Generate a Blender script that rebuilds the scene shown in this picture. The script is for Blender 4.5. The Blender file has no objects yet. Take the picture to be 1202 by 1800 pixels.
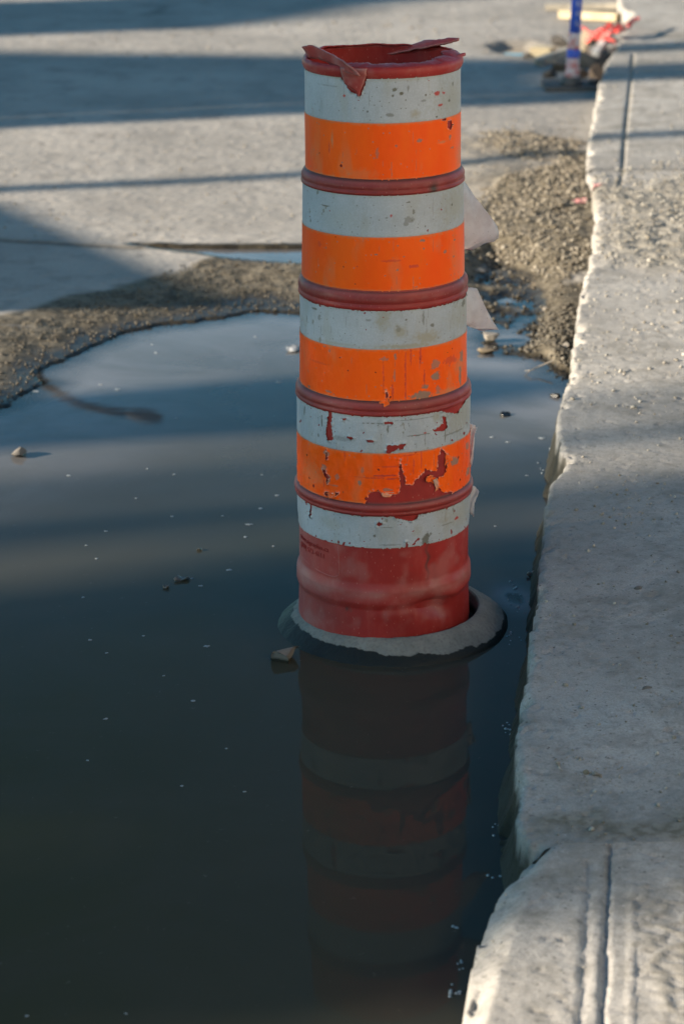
import bpy, math, random
import numpy as np
from mathutils import Matrix, Vector

random.seed(7)
RNG = np.random.default_rng(11)
S = bpy.context.scene
COL = S.collection

# ------------------------------------------------------------------ camera
CAM_H, PITCH, ROLL, FPX = 1.665, math.radians(19.3), math.radians(-0.5), 4150.0
cam_d = bpy.data.cameras.new("camera")
cam = bpy.data.objects.new("camera", cam_d)
COL.objects.link(cam)
cam_d.sensor_fit = 'VERTICAL'
cam_d.sensor_height = 36.0
cam_d.lens = 36.0 * FPX / 1800.0
cam.matrix_world = (Matrix.Translation((0, 0, CAM_H)) @ Matrix.Rotation(math.radians(90) - PITCH, 4, 'X')
                    @ Matrix.Rotation(ROLL, 4, 'Z'))
cam_d.clip_start, cam_d.clip_end = 0.1, 600
cam_d.dof.use_dof = True
cam_d.dof.focus_distance = 4.16
cam_d.dof.aperture_fstop = 5.4
S.camera = cam

# ------------------------------------------------------------------ world, sun, exposure
SUN_EL, SUN_AZ = math.radians(17.0), math.radians(12.5)   # azimuth: light travels towards +x, turned this much towards +y
TD = np.array([math.cos(SUN_AZ), math.sin(SUN_AZ)])
ND = np.array([-math.sin(SUN_AZ), math.cos(SUN_AZ)])
W = bpy.data.worlds.new("World"); S.world = W; W.use_nodes = True
wn = W.node_tree.nodes; wl = W.node_tree.links
wn.clear()
sky = wn.new('ShaderNodeTexSky'); sky.sky_type = 'NISHITA'; sky.sun_disc = False
sky.sun_elevation = SUN_EL
sky.sun_rotation = math.atan2(-TD[0], -TD[1])
sky.ozone_density = 3.0; sky.air_density = 1.0; sky.dust_density = 0.3
bg = wn.new('ShaderNodeBackground'); bg.inputs[1].default_value = 0.056
wo = wn.new('ShaderNodeOutputWorld')
tint = wn.new('ShaderNodeMix'); tint.data_type = 'RGBA'; tint.blend_type = 'MULTIPLY'; tint.inputs[0].default_value = 1.0
tint.inputs[7].default_value = (.68, 1.06, 1.06, 1)
wl.new(sky.outputs[0], tint.inputs[6]); wl.new(tint.outputs[2], bg.inputs[0]); wl.new(bg.outputs[0], wo.inputs[0])
sun_d = bpy.data.lights.new("sun", 'SUN'); sun_d.energy = 5.0; sun_d.angle = math.radians(0.53)
sun_d.color = (1.0, 0.85, 0.68)
sun = bpy.data.objects.new("sun", sun_d); COL.objects.link(sun)
sdir = Vector((TD[0] * math.cos(SUN_EL), TD[1] * math.cos(SUN_EL), -math.sin(SUN_EL)))
sun.rotation_euler = sdir.to_track_quat('-Z', 'Y').to_euler()
sun.location = (-12, -3, 12)
S.view_settings.view_transform = 'Standard'
S.view_settings.look = 'None'
S.view_settings.exposure = 1.50
S.view_settings.gamma = 1.0
S.view_settings.use_curve_mapping = False

# ------------------------------------------------------------------ surveying: photo point -> place on a level of height z
def ray(px, py):
    u = (px - 601.0) / FPX; v = (900.0 - py) / FPX
    c, s = math.cos(ROLL), math.sin(ROLL)
    u, v = u * c - v * s, u * s + v * c
    return np.array([u, math.cos(PITCH) + v * math.sin(PITCH), -math.sin(PITCH) + v * math.cos(PITCH)])

def at(px, py, z=0.0):
    d = ray(px, py)
    t = (z - CAM_H) / d[2]
    return np.array([d[0] * t, d[1] * t, z])

def poly_at(pts, z=0.0):
    return np.array([at(x, y, z)[:2] for x, y in pts])

# ------------------------------------------------------------------ numpy noise
def _h(ix, iy, iz, seed):
    n = (ix * 374761393 + iy * 668265263 + iz * 2147483647 + seed * 1274126177) & 0xffffffff
    n = ((n ^ (n >> 13)) * 1274126177) & 0xffffffff
    n = ((n ^ (n >> 16)) * 2246822519) & 0xffffffff
    return ((n ^ (n >> 15)) & 0xffffff) / float(0xffffff)

def noise(x, y, z=0.0, seed=0):
    x, y, z = np.broadcast_arrays(np.asarray(x, float), np.asarray(y, float), np.asarray(z, float))
    flat = not np.any(z)
    xi = np.floor(x).astype(np.int64); yi = np.floor(y).astype(np.int64); zi = np.floor(z).astype(np.int64)
    fx, fy, fz = x - xi, y - yi, z - zi
    fx = fx * fx * (3 - 2 * fx); fy = fy * fy * (3 - 2 * fy); fz = fz * fz * (3 - 2 * fz)
    def pl(k):
        a = _h(xi, yi, zi + k, seed); b = _h(xi + 1, yi, zi + k, seed)
        c = _h(xi, yi + 1, zi + k, seed); d = _h(xi + 1, yi + 1, zi + k, seed)
        return (a + (b - a) * fx) * (1 - fy) + (c + (d - c) * fx) * fy
    if flat:
        return pl(0) * 2 - 1
    p0, p1 = pl(0), pl(1)
    return (p0 + (p1 - p0) * fz) * 2 - 1

def fbm(x, y, z=0.0, seed=0, octv=4, gain=0.5):
    r = 0.0; a = 1.0; t = 0.0
    x = np.asarray(x, float); y = np.asarray(y, float); z = np.asarray(z, float)
    for k in range(octv):
        c, s_ = math.cos(.7 + 1.1 * k), math.sin(.7 + 1.1 * k); f = 1.93 ** k
        r = r + a * noise((x * c - y * s_) * f + 17.3 * k, (x * s_ + y * c) * f - 9.1 * k, z * f, seed + k)
        t += a; a *= gain
    return r / t

def sstep(a, b, x):
    t = np.clip((x - a) / (b - a), 0, 1)
    return t * t * (3 - 2 * t)

def sdf(poly, x, y):
    """signed distance to a closed polygon, negative inside"""
    x = np.asarray(x, float); y = np.asarray(y, float)
    d2 = np.full(x.shape, 1e9); ins = np.zeros(x.shape, bool)
    n = len(poly)
    for i in range(n):
        ax, ay = poly[i]; bx, by = poly[(i + 1) % n]
        ex, ey = bx - ax, by - ay
        L = ex * ex + ey * ey + 1e-12
        t = np.clip(((x - ax) * ex + (y - ay) * ey) / L, 0, 1)
        d2 = np.minimum(d2, (x - ax - t * ex) ** 2 + (y - ay - t * ey) ** 2)
        if abs(ey) > 1e-12:
            cond = ((ay > y) != (by > y)) & (x < ex * (y - ay) / ey + ax)
            ins ^= cond
    d = np.sqrt(d2)
    return np.where(ins, -d, d)

# ------------------------------------------------------------------ object helpers
def tag(o, label=None, cat=None, group=None, kind=None):
    if label: o['label'] = label
    if cat: o['category'] = cat
    if group: o['group'] = group
    if kind: o['kind'] = kind
    return o

def link(name, me, m=None, parent=None, smooth=False):
    o = bpy.data.objects.new(name, me); COL.objects.link(o)
    if m is not None: me.materials.append(m)
    if parent is not None: o.parent = parent
    if smooth: me.polygons.foreach_set('use_smooth', [True] * len(me.polygons))
    return o

def empty(name, loc=(0, 0, 0), rz=0.0):
    o = bpy.data.objects.new(name, None); COL.objects.link(o)
    o.location = loc; o.rotation_euler = (0, 0, rz); o.empty_display_size = 0.1
    return o

def mesh_np(name, v, faces, attrs=None):
    """v (N,3), faces (M,k) all with the same k"""
    v = np.asarray(v, np.float32); faces = np.asarray(faces, np.int32)
    me = bpy.data.meshes.new(name)
    M, k = faces.shape
    me.vertices.add(len(v)); me.vertices.foreach_set('co', v.ravel())
    me.loops.add(M * k); me.loops.foreach_set('vertex_index', faces.ravel())
    me.polygons.add(M)
    me.polygons.foreach_set('loop_start', np.arange(0, M * k, k, dtype=np.int32))
    me.polygons.foreach_set('loop_total', np.full(M, k, np.int32))
    me.update(calc_edges=True)
    for n_, a in (attrs or {}).items():
        at_ = me.attributes.new(n_, 'FLOAT', 'POINT')
        at_.data.foreach_set('value', np.asarray(a, np.float32).ravel())
    return me

def grid_faces(nr, nc, wrap=False):
    r = np.arange(nr - 1)[:, None]; c = np.arange(nc if wrap else nc - 1)[None, :]
    c2 = (c + 1) % nc
    return np.stack([r * nc + c, r * nc + c2, (r + 1) * nc + c2, (r + 1) * nc + c], -1).reshape(-1, 4)

def prune(v, f, attrs=None):
    used = np.unique(f); mp = np.full(len(v), -1, np.int64); mp[used] = np.arange(len(used))
    return v[used], mp[f], {k: a[used] for k, a in (attrs or {}).items()}

def tube(pts, rad, n=10, cap=True):
    """swept tube, pts (K,3), rad scalar or list -> verts, quads"""
    pts = np.asarray(pts, float); K = len(pts)
    rad = np.broadcast_to(np.asarray(rad, float), (K,))
    V = []; ref = np.array([0.0, 0.0, 1.0])
    tg = np.gradient(pts, axis=0)
    tg /= np.linalg.norm(tg, axis=1)[:, None] + 1e-9
    if abs(tg[0] @ ref) > 0.9: ref = np.array([1.0, 0, 0])
    a = np.cross(tg[0], ref); a /= np.linalg.norm(a)
    for k in range(K):
        a = a - tg[k] * (a @ tg[k]); a /= np.linalg.norm(a) + 1e-9
        b = np.cross(tg[k], a)
        th = np.linspace(0, 2 * math.pi, n, endpoint=False)
        V.append(pts[k] + rad[k] * (np.cos(th)[:, None] * a + np.sin(th)[:, None] * b))
    V = np.concatenate(V)
    F = grid_faces(K, n, wrap=True)
    if cap:
        V = np.vstack([V, pts[0], pts[-1]])
        i0, i1 = K * n, K * n + 1
        e = []
        for j in range(n):
            j2 = (j + 1) % n
            e.append([i0, j2, j, j]); e.append([i1, (K - 1) * n + j, (K - 1) * n + j2, (K - 1) * n + j2])
        return V, F, np.array(e)
    return V, F, None

def pymesh(name, V, faces):
    me = bpy.data.meshes.new(name)
    me.from_pydata([tuple(map(float, p)) for p in V], [], [tuple(dict.fromkeys(map(int, f))) for f in faces])
    me.update()
    return me

def tube_mesh(name, pts, rad, n=10):
    V, F, c = tube(pts, rad, n)
    return pymesh(name, V, list(F) + list(c))

def box_mesh(name, x0, x1, y0, y1, z0, z1, bev=0.0):
    import bmesh
    bm = bmesh.new()
    bmesh.ops.create_cube(bm, size=1)
    for v in bm.verts:
        v.co = Vector(((x0 + x1) / 2 + v.co.x * (x1 - x0), (y0 + y1) / 2 + v.co.y * (y1 - y0), (z0 + z1) / 2 + v.co.z * (z1 - z0)))
    if bev > 0:
        bmesh.ops.bevel(bm, geom=list(bm.edges), offset=bev, segments=2, affect='EDGES', profile=0.6)
    me = bpy.data.meshes.new(name); bm.to_mesh(me); bm.free()
    return me

# ------------------------------------------------------------------ materials
class NT:
    def __init__(s, name):
        s.m = bpy.data.materials.new(name); s.m.use_nodes = True
        s.n = s.m.node_tree.nodes; s.l = s.m.node_tree.links
        s.p = s.n['Principled BSDF']; s.out = s.n['Material Output']
    def new(s, t, **k):
        n = s.n.new(t)
        for a, b in k.items(): setattr(n, a, b)
        return n
    def _in(s, sock, val):
        if hasattr(val, 'is_linked') or isinstance(val, bpy.types.NodeSocket): s.l.new(val, sock)
        elif isinstance(val, (tuple, list)) and len(val) == 3 and sock.type == 'RGBA': sock.default_value = (*val, 1)
        else: sock.default_value = val
    def attr(s, name):
        n = s.new('ShaderNodeAttribute', attribute_name=name); return n.outputs['Fac']
    def coord(s, k='Object'):
        return s.new('ShaderNodeTexCoord').outputs[k]
    def noise(s, scale, detail=4, rough=0.55, vec=None, dist=0.0):
        n = s.new('ShaderNodeTexNoise'); n.inputs['Scale'].default_value = scale
        n.inputs['Detail'].default_value = detail; n.inputs['Roughness'].default_value = rough
        n.inputs['Distortion'].default_value = dist
        s.l.new(vec if vec is not None else s.coord(), n.inputs['Vector'])
        return n.outputs['Fac']
    def voro(s, scale, vec=None, feature='F1'):
        n = s.new('ShaderNodeTexVoronoi', feature=feature); n.inputs['Scale'].default_value = scale
        s.l.new(vec if vec is not None else s.coord(), n.inputs['Vector'])
        return n.outputs['Distance']
    def scalevec(s, v3, vec=None):
        n = s.new('ShaderNodeVectorMath', operation='MULTIPLY')
        s.l.new(vec if vec is not None else s.coord(), n.inputs[0]); n.inputs[1].default_value = v3
        return n.outputs[0]
    def ramp(s, fac, a, b, lo=0.0, hi=1.0):
        n = s.new('ShaderNodeMapRange', interpolation_type='SMOOTHSTEP')
        s.l.new(fac, n.inputs[0]); n.inputs[1].default_value = a; n.inputs[2].default_value = b
        n.inputs[3].default_value = lo; n.inputs[4].default_value = hi
        return n.outputs[0]
    def math(s, op, a, b=0.5):
        n = s.new('ShaderNodeMath', operation=op); s._in(n.inputs[0], a); s._in(n.inputs[1], b)
        return n.outputs[0]
    def mix(s, fac, a, b, blend='MIX'):
        n = s.new('ShaderNodeMix', data_type='RGBA', blend_type=blend)
        s._in(n.inputs[0], fac); s._in(n.inputs[6], a); s._in(n.inputs[7], b)
        return n.outputs[2]
    def bump(s, h, strength=0.3, dist=0.01, normal=None):
        n = s.new('ShaderNodeBump'); n.inputs['Strength'].default_value = strength
        n.inputs['Distance'].default_value = dist; s.l.new(h, n.inputs['Height'])
        if normal is not None: s.l.new(normal, n.inputs['Normal'])
        return n.outputs[0]
    def set(s, color=None, rough=None, normal=None, **k):
        if color is not None: s._in(s.p.inputs['Base Color'], color)
        if rough is not None: s._in(s.p.inputs['Roughness'], rough)
        if normal is not None: s.l.new(normal, s.p.inputs['Normal'])
        for a, b in k.items(): s._in(s.p.inputs[a.replace('_', ' ')], b)
        return s.m

def m_road():
    t = NT('road_concrete')
    big = t.noise(1.3, 4); med = t.noise(9, 5, 0.65); fine = t.noise(140, 4, 0.7)
    c = t.mix(t.ramp(big, .35, .68), (.285, .268, .24), (.385, .36, .322))
    c = t.mix(t.ramp(med, .50, .66, 0, .6), c, (.20, .19, .17))
    c = t.mix(t.ramp(t.noise(3.2, 7, .7, None, .6), .50, .64, 0, .35), c, (.20, .19, .172))
    c = t.mix(t.ramp(fine, .35, .70, 0, .45), c, (.22, .21, .19))
    c = t.mix(t.ramp(t.voro(60), .10, .0, 0, .6), c, (.13, .12, .11))
    grain = t.mix(t.ramp(t.noise(70, 3), .38, .62), (.050, .042, .028), (.130, .110, .076))
    grain = t.mix(t.ramp(t.noise(11, 6, .7), .45, .62, 0, .7), grain, (.175, .152, .11))
    c = t.mix(t.attr('mud'), c, grain)
    c = t.mix(t.ramp(t.attr('stain'), 0, 1, 0, .75), c, (.07, .07, .07))
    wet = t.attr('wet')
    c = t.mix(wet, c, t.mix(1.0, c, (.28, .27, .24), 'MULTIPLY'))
    h = t.math('ADD', t.math('MULTIPLY', fine, .35), t.math('MULTIPLY', t.noise(35, 5, .6), .8))
    nb = t.bump(h, .42, .005)
    rg = t.ramp(wet, 0, 1, .92, .28)
    return t.set(c, rg, nb, Specular_IOR_Level=.35)

def m_kerb(name='kerb_concrete', tint=1.0):
    t = NT(name)
    big = t.noise(2.1, 4); med = t.noise(14, 6, .65); fine = t.noise(260, 3, .7)
    a = tuple(x * tint for x in (.31, .295, .27)); b = tuple(x * tint for x in (.44, .42, .385))
    c = t.mix(t.ramp(big, .33, .66), a, b)
    c = t.mix(t.ramp(med, .48, .70, 0, .7), c, (.23, .22, .195))
    c = t.mix(t.ramp(t.noise(3.6, 7, .75, None, .4), .50, .64, 0, .6), c, (.17, .16, .135))
    c = t.mix(t.ramp(fine, .40, .68, 0, .45), c, (.20, .195, .18))
    c = t.mix(t.ramp(t.noise(42, 8, .8), .46, .68, 0, .55), c, (.20, .19, .165))
    c = t.mix(t.ramp(t.noise(110, 3, .6), .60, .72, 0, .7), c, (.13, .125, .11))
    c = t.mix(t.ramp(t.voro(45), .13, .05, 0, .8), c, (.09, .085, .075))
    c = t.mix(t.ramp(t.noise(90, 2, .5, t.scalevec((1, 1, 1))), .30, .22, 0, .5), c, (.60, .58, .55))
    c = t.mix(t.ramp(t.noise(38, 2), .66, .76, 0, .5), c, (.16, .15, .125))
    c = t.mix(t.ramp(t.attr('mud'), 0, 1, 0, .9), c, t.mix(t.ramp(t.noise(60, 3), .35, .65), (.15, .135, .10), (.27, .25, .205)))
    wet = t.attr('wet')
    c = t.mix(wet, c, t.mix(1.0, c, (.13, .13, .11), 'MULTIPLY'))
    h = t.math('ADD', t.math('MULTIPLY', fine, .45), t.math('MULTIPLY', t.noise(75, 6, .7), .8))
    h = t.math('SUBTRACT', h, t.ramp(t.voro(75), .15, .0, 0, .7))
    nb = t.bump(h, .55, .003)
    return t.set(c, t.ramp(wet, 0, 1, .93, .75), nb, Specular_IOR_Level=.15)

def m_stone(name, a, b, rough=.9, sc=30):
    t = NT(name)
    c = t.mix(t.ramp(t.noise(sc, 5, .65), .35, .65), a, b)
    info = t.new('ShaderNodeNewGeometry')
    c = t.mix(t.ramp(info.outputs['Random Per Island'], .15, 1, 0, .85), c, tuple(x * k for x, k in zip(a, (.36, .33, .28))))
    wz = t.new('ShaderNodeSeparateXYZ'); t.l.new(info.outputs['Position'], wz.inputs[0])
    wet = t.ramp(t.math('ADD', wz.outputs[2], t.math('MULTIPLY', t.noise(60, 3), .006)), .007, .013, 1, 0)
    c = t.mix(wet, c, t.mix(1.0, c, (.25, .25, .22), 'MULTIPLY'))
    return t.set(c, t.ramp(wet, 0, 1, rough, .25), t.bump(t.noise(sc * 6, 4), .5, .004), Specular_IOR_Level=.35)

def m_plain(name, col, rough=.6, col2=None, sc=20, bump=.2, **k):
    t = NT(name)
    c2 = col2 or tuple(x * .6 for x in col)
    c = t.mix(t.ramp(t.noise(sc, 5, .6), .38, .68), col, c2)
    return t.set(c, rough, t.bump(t.noise(sc * 5, 4), bump, .004), **k)

def m_water():
    t = NT('puddle_water')
    # murky water: mud held in it scatters light, depth closes the view to the bottom
    t.n.remove(t.p)
    dep = t.attr('depth')
    turb = t.ramp(dep, 0.0, .014, .0, 1)
    silt = t.mix(t.ramp(dep, .0, .05), (.20, .20, .21), (.052, .050, .044))
    silt = t.mix(t.ramp(dep, .035, .105), silt, (.042, .045, .022))
    silt = t.mix(t.ramp(t.noise(2.2, 6, .65, None, 1.2), .35, .7, 0, .5), silt, (.055, .053, .040))
    silt = t.mix(t.ramp(t.noise(60, 3, .7), .66, .74, 0, .35), silt, (.16, .15, .13))
    d = t.new('ShaderNodeBsdfDiffuse'); t._in(d.inputs[0], silt)
    tr = t.new('ShaderNodeBsdfTransparent'); tr.inputs[0].default_value = (.80, .80, .72, 1)
    body = t.new('ShaderNodeMixShader'); t.l.new(turb, body.inputs[0]); t.l.new(tr.outputs[0], body.inputs[1]); t.l.new(d.outputs[0], body.inputs[2])
    h = t.math('ADD', t.math('MULTIPLY', t.noise(5, 3), .6), t.math('MULTIPLY', t.noise(28, 3), .08))
    nb = t.bump(h, .016, .01)
    g = t.new('ShaderNodeBsdfGlossy'); g.inputs['Roughness'].default_value = .008; t.l.new(nb, g.inputs['Normal'])
    g.inputs[0].default_value = (1.0, .97, .92, 1)
    f = t.new('ShaderNodeFresnel'); f.inputs[0].default_value = 1.33
    # patchy silt film; mirror also weakened at steep angles, like a polarising filter
    ff = t.math('MULTIPLY', t.math('POWER', f.outputs[0], 2.3), t.ramp(t.noise(7, 6, .7, None, .8), .35, .65, 9.6, 8.6))
    mx = t.new('ShaderNodeMixShader'); t.l.new(ff, mx.inputs[0]); t.l.new(body.outputs[0], mx.inputs[1]); t.l.new(g.outputs[0], mx.inputs[2])
    t.l.new(mx.outputs[0], t.out.inputs[0])
    return t.m

def m_red(name='red_plastic'):
    t = NT(name)
    v = t.coord()
    c = t.mix(t.ramp(t.noise(9, 5, .6), .3, .7), (.37, .028, .022), (.28, .022, .018))
    c = t.mix(t.ramp(t.noise(26, 6, .7, t.scalevec((1, 1, .35), v)), .48, .78, 0, .4), c, (.42, .11, .09))
    # scuffs: thin pale flecks, dust and painted highlight on ledges, grime
    c = t.mix(t.ramp(t.voro(170, t.scalevec((1, 1, .4), v)), .16, .06, 0, .35), c, (.60, .33, .28))
    c = t.mix(t.ramp(t.noise(75, 3, .6, t.scalevec((1.6, 1.6, .5), v)), .68, .76, 0, .6), c, (.15, .05, .04))
    c = t.mix(t.math('MULTIPLY', t.attr('dust_highlight'), .7), c, (.42, .24, .21))
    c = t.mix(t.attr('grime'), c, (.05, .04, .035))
    nb = t.bump(t.noise(120, 4, .6), .12, .002)
    return t.set(c, t.ramp(t.noise(30, 4), .3, .7, .34, .54), nb, Specular_IOR_Level=.3)

def m_white_sheet():
    t = NT('white_reflective_sheet')
    v = t.coord()
    c = t.mix(t.ramp(t.noise(14, 5, .6), .3, .72), (.455, .485, .52), (.385, .41, .44))
    c = t.mix(t.ramp(t.noise(40, 6, .7, t.scalevec((1, 1, .45), v)), .54, .78, 0, .55), c, (.26, .265, .24))
    # moulded honeycomb cells of the sheeting
    cell = t.voro(330, v)
    c = t.mix(t.ramp(cell, .25, .55, 0, .22), c, (.27, .285, .285))
    c = t.mix(t.ramp(t.voro(95, v), .16, .08, 0, .7), c, (.17, .16, .13))
    c = t.mix(t.ramp(t.noise(55, 3, .5, t.scalevec((1, 1, .8), v)), .68, .735, 0, .8), c, (.20, .19, .145))
    c = t.mix(t.attr('dust_highlight'), c, (.34, .32, .26))
    c = t.mix(t.attr('grime'), c, (.11, .105, .07))
    c = t.mix(t.math('MULTIPLY', t.attr('pale'), .7), c, (.30, .27, .24))
    c = t.mix(t.attr('redmark'), c, (.42, .05, .04))
    return t.set(c, .42, t.bump(t.math('ADD', cell, t.math('MULTIPLY', t.noise(16, 3), 3.0)), .10, .001), Specular_IOR_Level=.5)

def m_orange_sheet():
    t = NT('orange_reflective_sheet')
    v = t.coord()
    c = t.mix(t.ramp(t.noise(12, 4, .6, t.scalevec((1, 1, .4), v)), .3, .7), (1.0, .122, .003), (1.0, .090, .002))
    c = t.mix(t.ramp(t.noise(34, 6, .7, t.scalevec((1, 1, .22), v)), .60, .78, 0, .5), c, (.72, .13, .03))
    c = t.mix(t.ramp(t.voro(75, v), .15, .07, 0, .6), c, (.42, .22, .17))
    c = t.mix(t.attr('dust_highlight'), c, (.62, .22, .09))
    c = t.mix(t.attr('grime'), c, (.24, .19, .14))
    c = t.mix(t.math('MULTIPLY', t.attr('pale'), .8), c, (.72, .40, .30))
    c = t.mix(t.attr('redmark'), c, (.55, .06, .04))
    return t.set(c, .40, t.bump(t.math('ADD', t.voro(330, v), t.math('MULTIPLY', t.noise(18, 4), 3.5)), .10, .001), Specular_IOR_Level=.18)

def m_ring():
    t = NT('ring_rubber')
    c = t.mix(t.ramp(t.noise(22, 5, .65), .3, .7), (.255, .245, .215), (.19, .185, .165))
    c = t.mix(t.ramp(t.noise(170, 3), .45, .7, 0, .5), c, (.13, .125, .11))
    wet = t.attr('wet')
    c = t.mix(wet, c, (.018, .020, .018))
    return t.set(c, t.ramp(wet, 0, 1, .85, .5), t.bump(t.math('ADD', t.noise(150, 4), t.noise(30, 4)), .35, .003), Specular_IOR_Level=.2)

def m_flap():
    t = NT('peeled_backing_film')
    c = t.mix(t.ramp(t.noise(40, 4), .35, .7), (.80, .76, .76), (.68, .62, .62))
    c = t.mix(t.ramp(t.voro(140), .14, .07, 0, .6), c, (.25, .2, .17))
    t._in(t.p.inputs['Base Color'], c); t.p.inputs['Roughness'].default_value = .5
    tl = t.new('ShaderNodeBsdfTranslucent'); t._in(tl.inputs[0], c)
    mx = t.new('ShaderNodeMixShader'); mx.inputs[0].default_value = .45
    t.l.new(t.p.outputs[0], mx.inputs[1]); t.l.new(tl.outputs[0], mx.inputs[2]); t.l.new(mx.outputs[0], t.out.inputs[0])
    return t.m

M_ROAD, M_KERB, M_KERB2 = m_road(), m_kerb(), m_kerb('front_kerb_concrete', 1.0)
M_WATER, M_RED, M_WHITE, M_ORANGE, M_RING, M_FLAP = m_water(), m_red(), m_white_sheet(), m_orange_sheet(), m_ring(), m_flap()
M_GRAVEL = m_stone('gravel_stone', (.33, .295, .235), (.16, .14, .105))
M_GRAVEL_WET = m_stone('damp_gravel_stone', (.15, .132, .10), (.08, .07, .052), .55)
M_PALE = m_stone('pale_stone', (.50, .48, .45), (.36, .34, .32))
M_GREY = m_stone('grey_stone', (.30, .29, .28), (.18, .175, .17))
M_DARK = m_stone('dark_stone', (.06, .055, .05), (.11, .10, .09), .6)

# ------------------------------------------------------------------ shapes traced from the photograph, laid out on the ground
SHORE = np.vstack([poly_at([(-300, 800), (0, 709), (35, 694), (66, 672), (75, 655), (130, 627), (215, 588), (300, 572), (380, 560),
                   (465, 545), (530, 548), (640, 543), (760, 548), (835, 565), (850, 595), (885, 622), (950, 630), (990, 655), (1010, 690)]),
                   np.array([[1.1, 5.6], [1.1, 0.8], [-3.4, 0.8], [-3.6, 3.6], [-2.2, 4.9]])])
POOL = poly_at([(232, 435), (320, 438), (400, 438), (480, 438), (535, 437), (610, 434), (650, 450), (610, 470), (530, 470), (470, 466), (400, 459), (350, 451), (286, 443)], .02)
FARPOOL = poly_at([(866, 92), (890, 84), (925, 84), (955, 92), (950, 104), (915, 106), (885, 103)], .0)
MUDLINE = np.vstack([poly_at([(-300, 640), (0, 566), (60, 545), (100, 531), (200, 514), (255, 499), (330, 481), (362, 462), (375, 457), (540, 470),
                     (640, 470), (820, 440), (845, 380), (880, 340), (1000, 300), (1120, 300)], .02),
                     np.array([[1.9, 5.6], [1.1, .8], [-3.6, .8], [-3.8, 3.8]])])
WETGRAVEL = poly_at([(800, 480), (850, 440), (900, 450), (970, 490), (1010, 540), (1010, 640), (985, 680), (950, 640), (880, 630), (820, 600)], 0)
MOUND = at(915, 262, .03)[:2]
EDGE_PX = [(1400, 1), ]
# kerb top edge, nearest first: front block, then the long slab and the far kerb (height .11)
KZ = .11
FRONT_EDGE = poly_at([(770, 1990), (788, 1880), (806, 1800), (818, 1740), (828, 1690), (840, 1630), (858, 1588), (880, 1552), (903, 1524), (917, 1502), (932, 1489), (955, 1482)], KZ)
MID_EDGE = poly_at([(932, 1478), (920, 1462), (914, 1435), (909, 1400), (904, 1330), (905, 1290), (917, 1250), (922, 1210), (930, 1150), (940, 1090), (949, 1020), (955, 960),
                    (960, 890), (966, 850), (986, 822), (990, 806), (976, 788), (980, 735), (990, 700), (1003, 650), (1011, 600), (1016, 560), (1025, 510), (1031, 470),
                    (1044, 440), (1046, 400), (1045, 360), (1040, 330), (1031, 300)], KZ)
FAR_EDGE = poly_at([(1031, 300), (1031, 275), (1035, 250), (1043, 205), (1049, 170), (1055, 140), (1064, 112), (1080, 88)], KZ)
BACK_EDGE = poly_at([(1080, 88), (1092, 62), (1102, 40), (1108, 24), (1092, 12), (1088, 0), (1086, -60), (1084, -160)], KZ)
ALL_EDGE = np.vstack([FRONT_EDGE, MID_EDGE, FAR_EDGE[1:], BACK_EDGE[1:]])
ALL_EDGE = ALL_EDGE[np.argsort(ALL_EDGE[:, 1])]

def edge_x(y):
    x = np.interp(y, ALL_EDGE[:, 1], ALL_EDGE[:, 0])
    x = np.where(y < ALL_EDGE[0, 1], ALL_EDGE[0, 0] + (y - ALL_EDGE[0, 1]) * .10, x)
    x = np.where(y > ALL_EDGE[-1, 1], ALL_EDGE[-1, 0] + (y - ALL_EDGE[-1, 1]) * .14, x)
    return x

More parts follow.
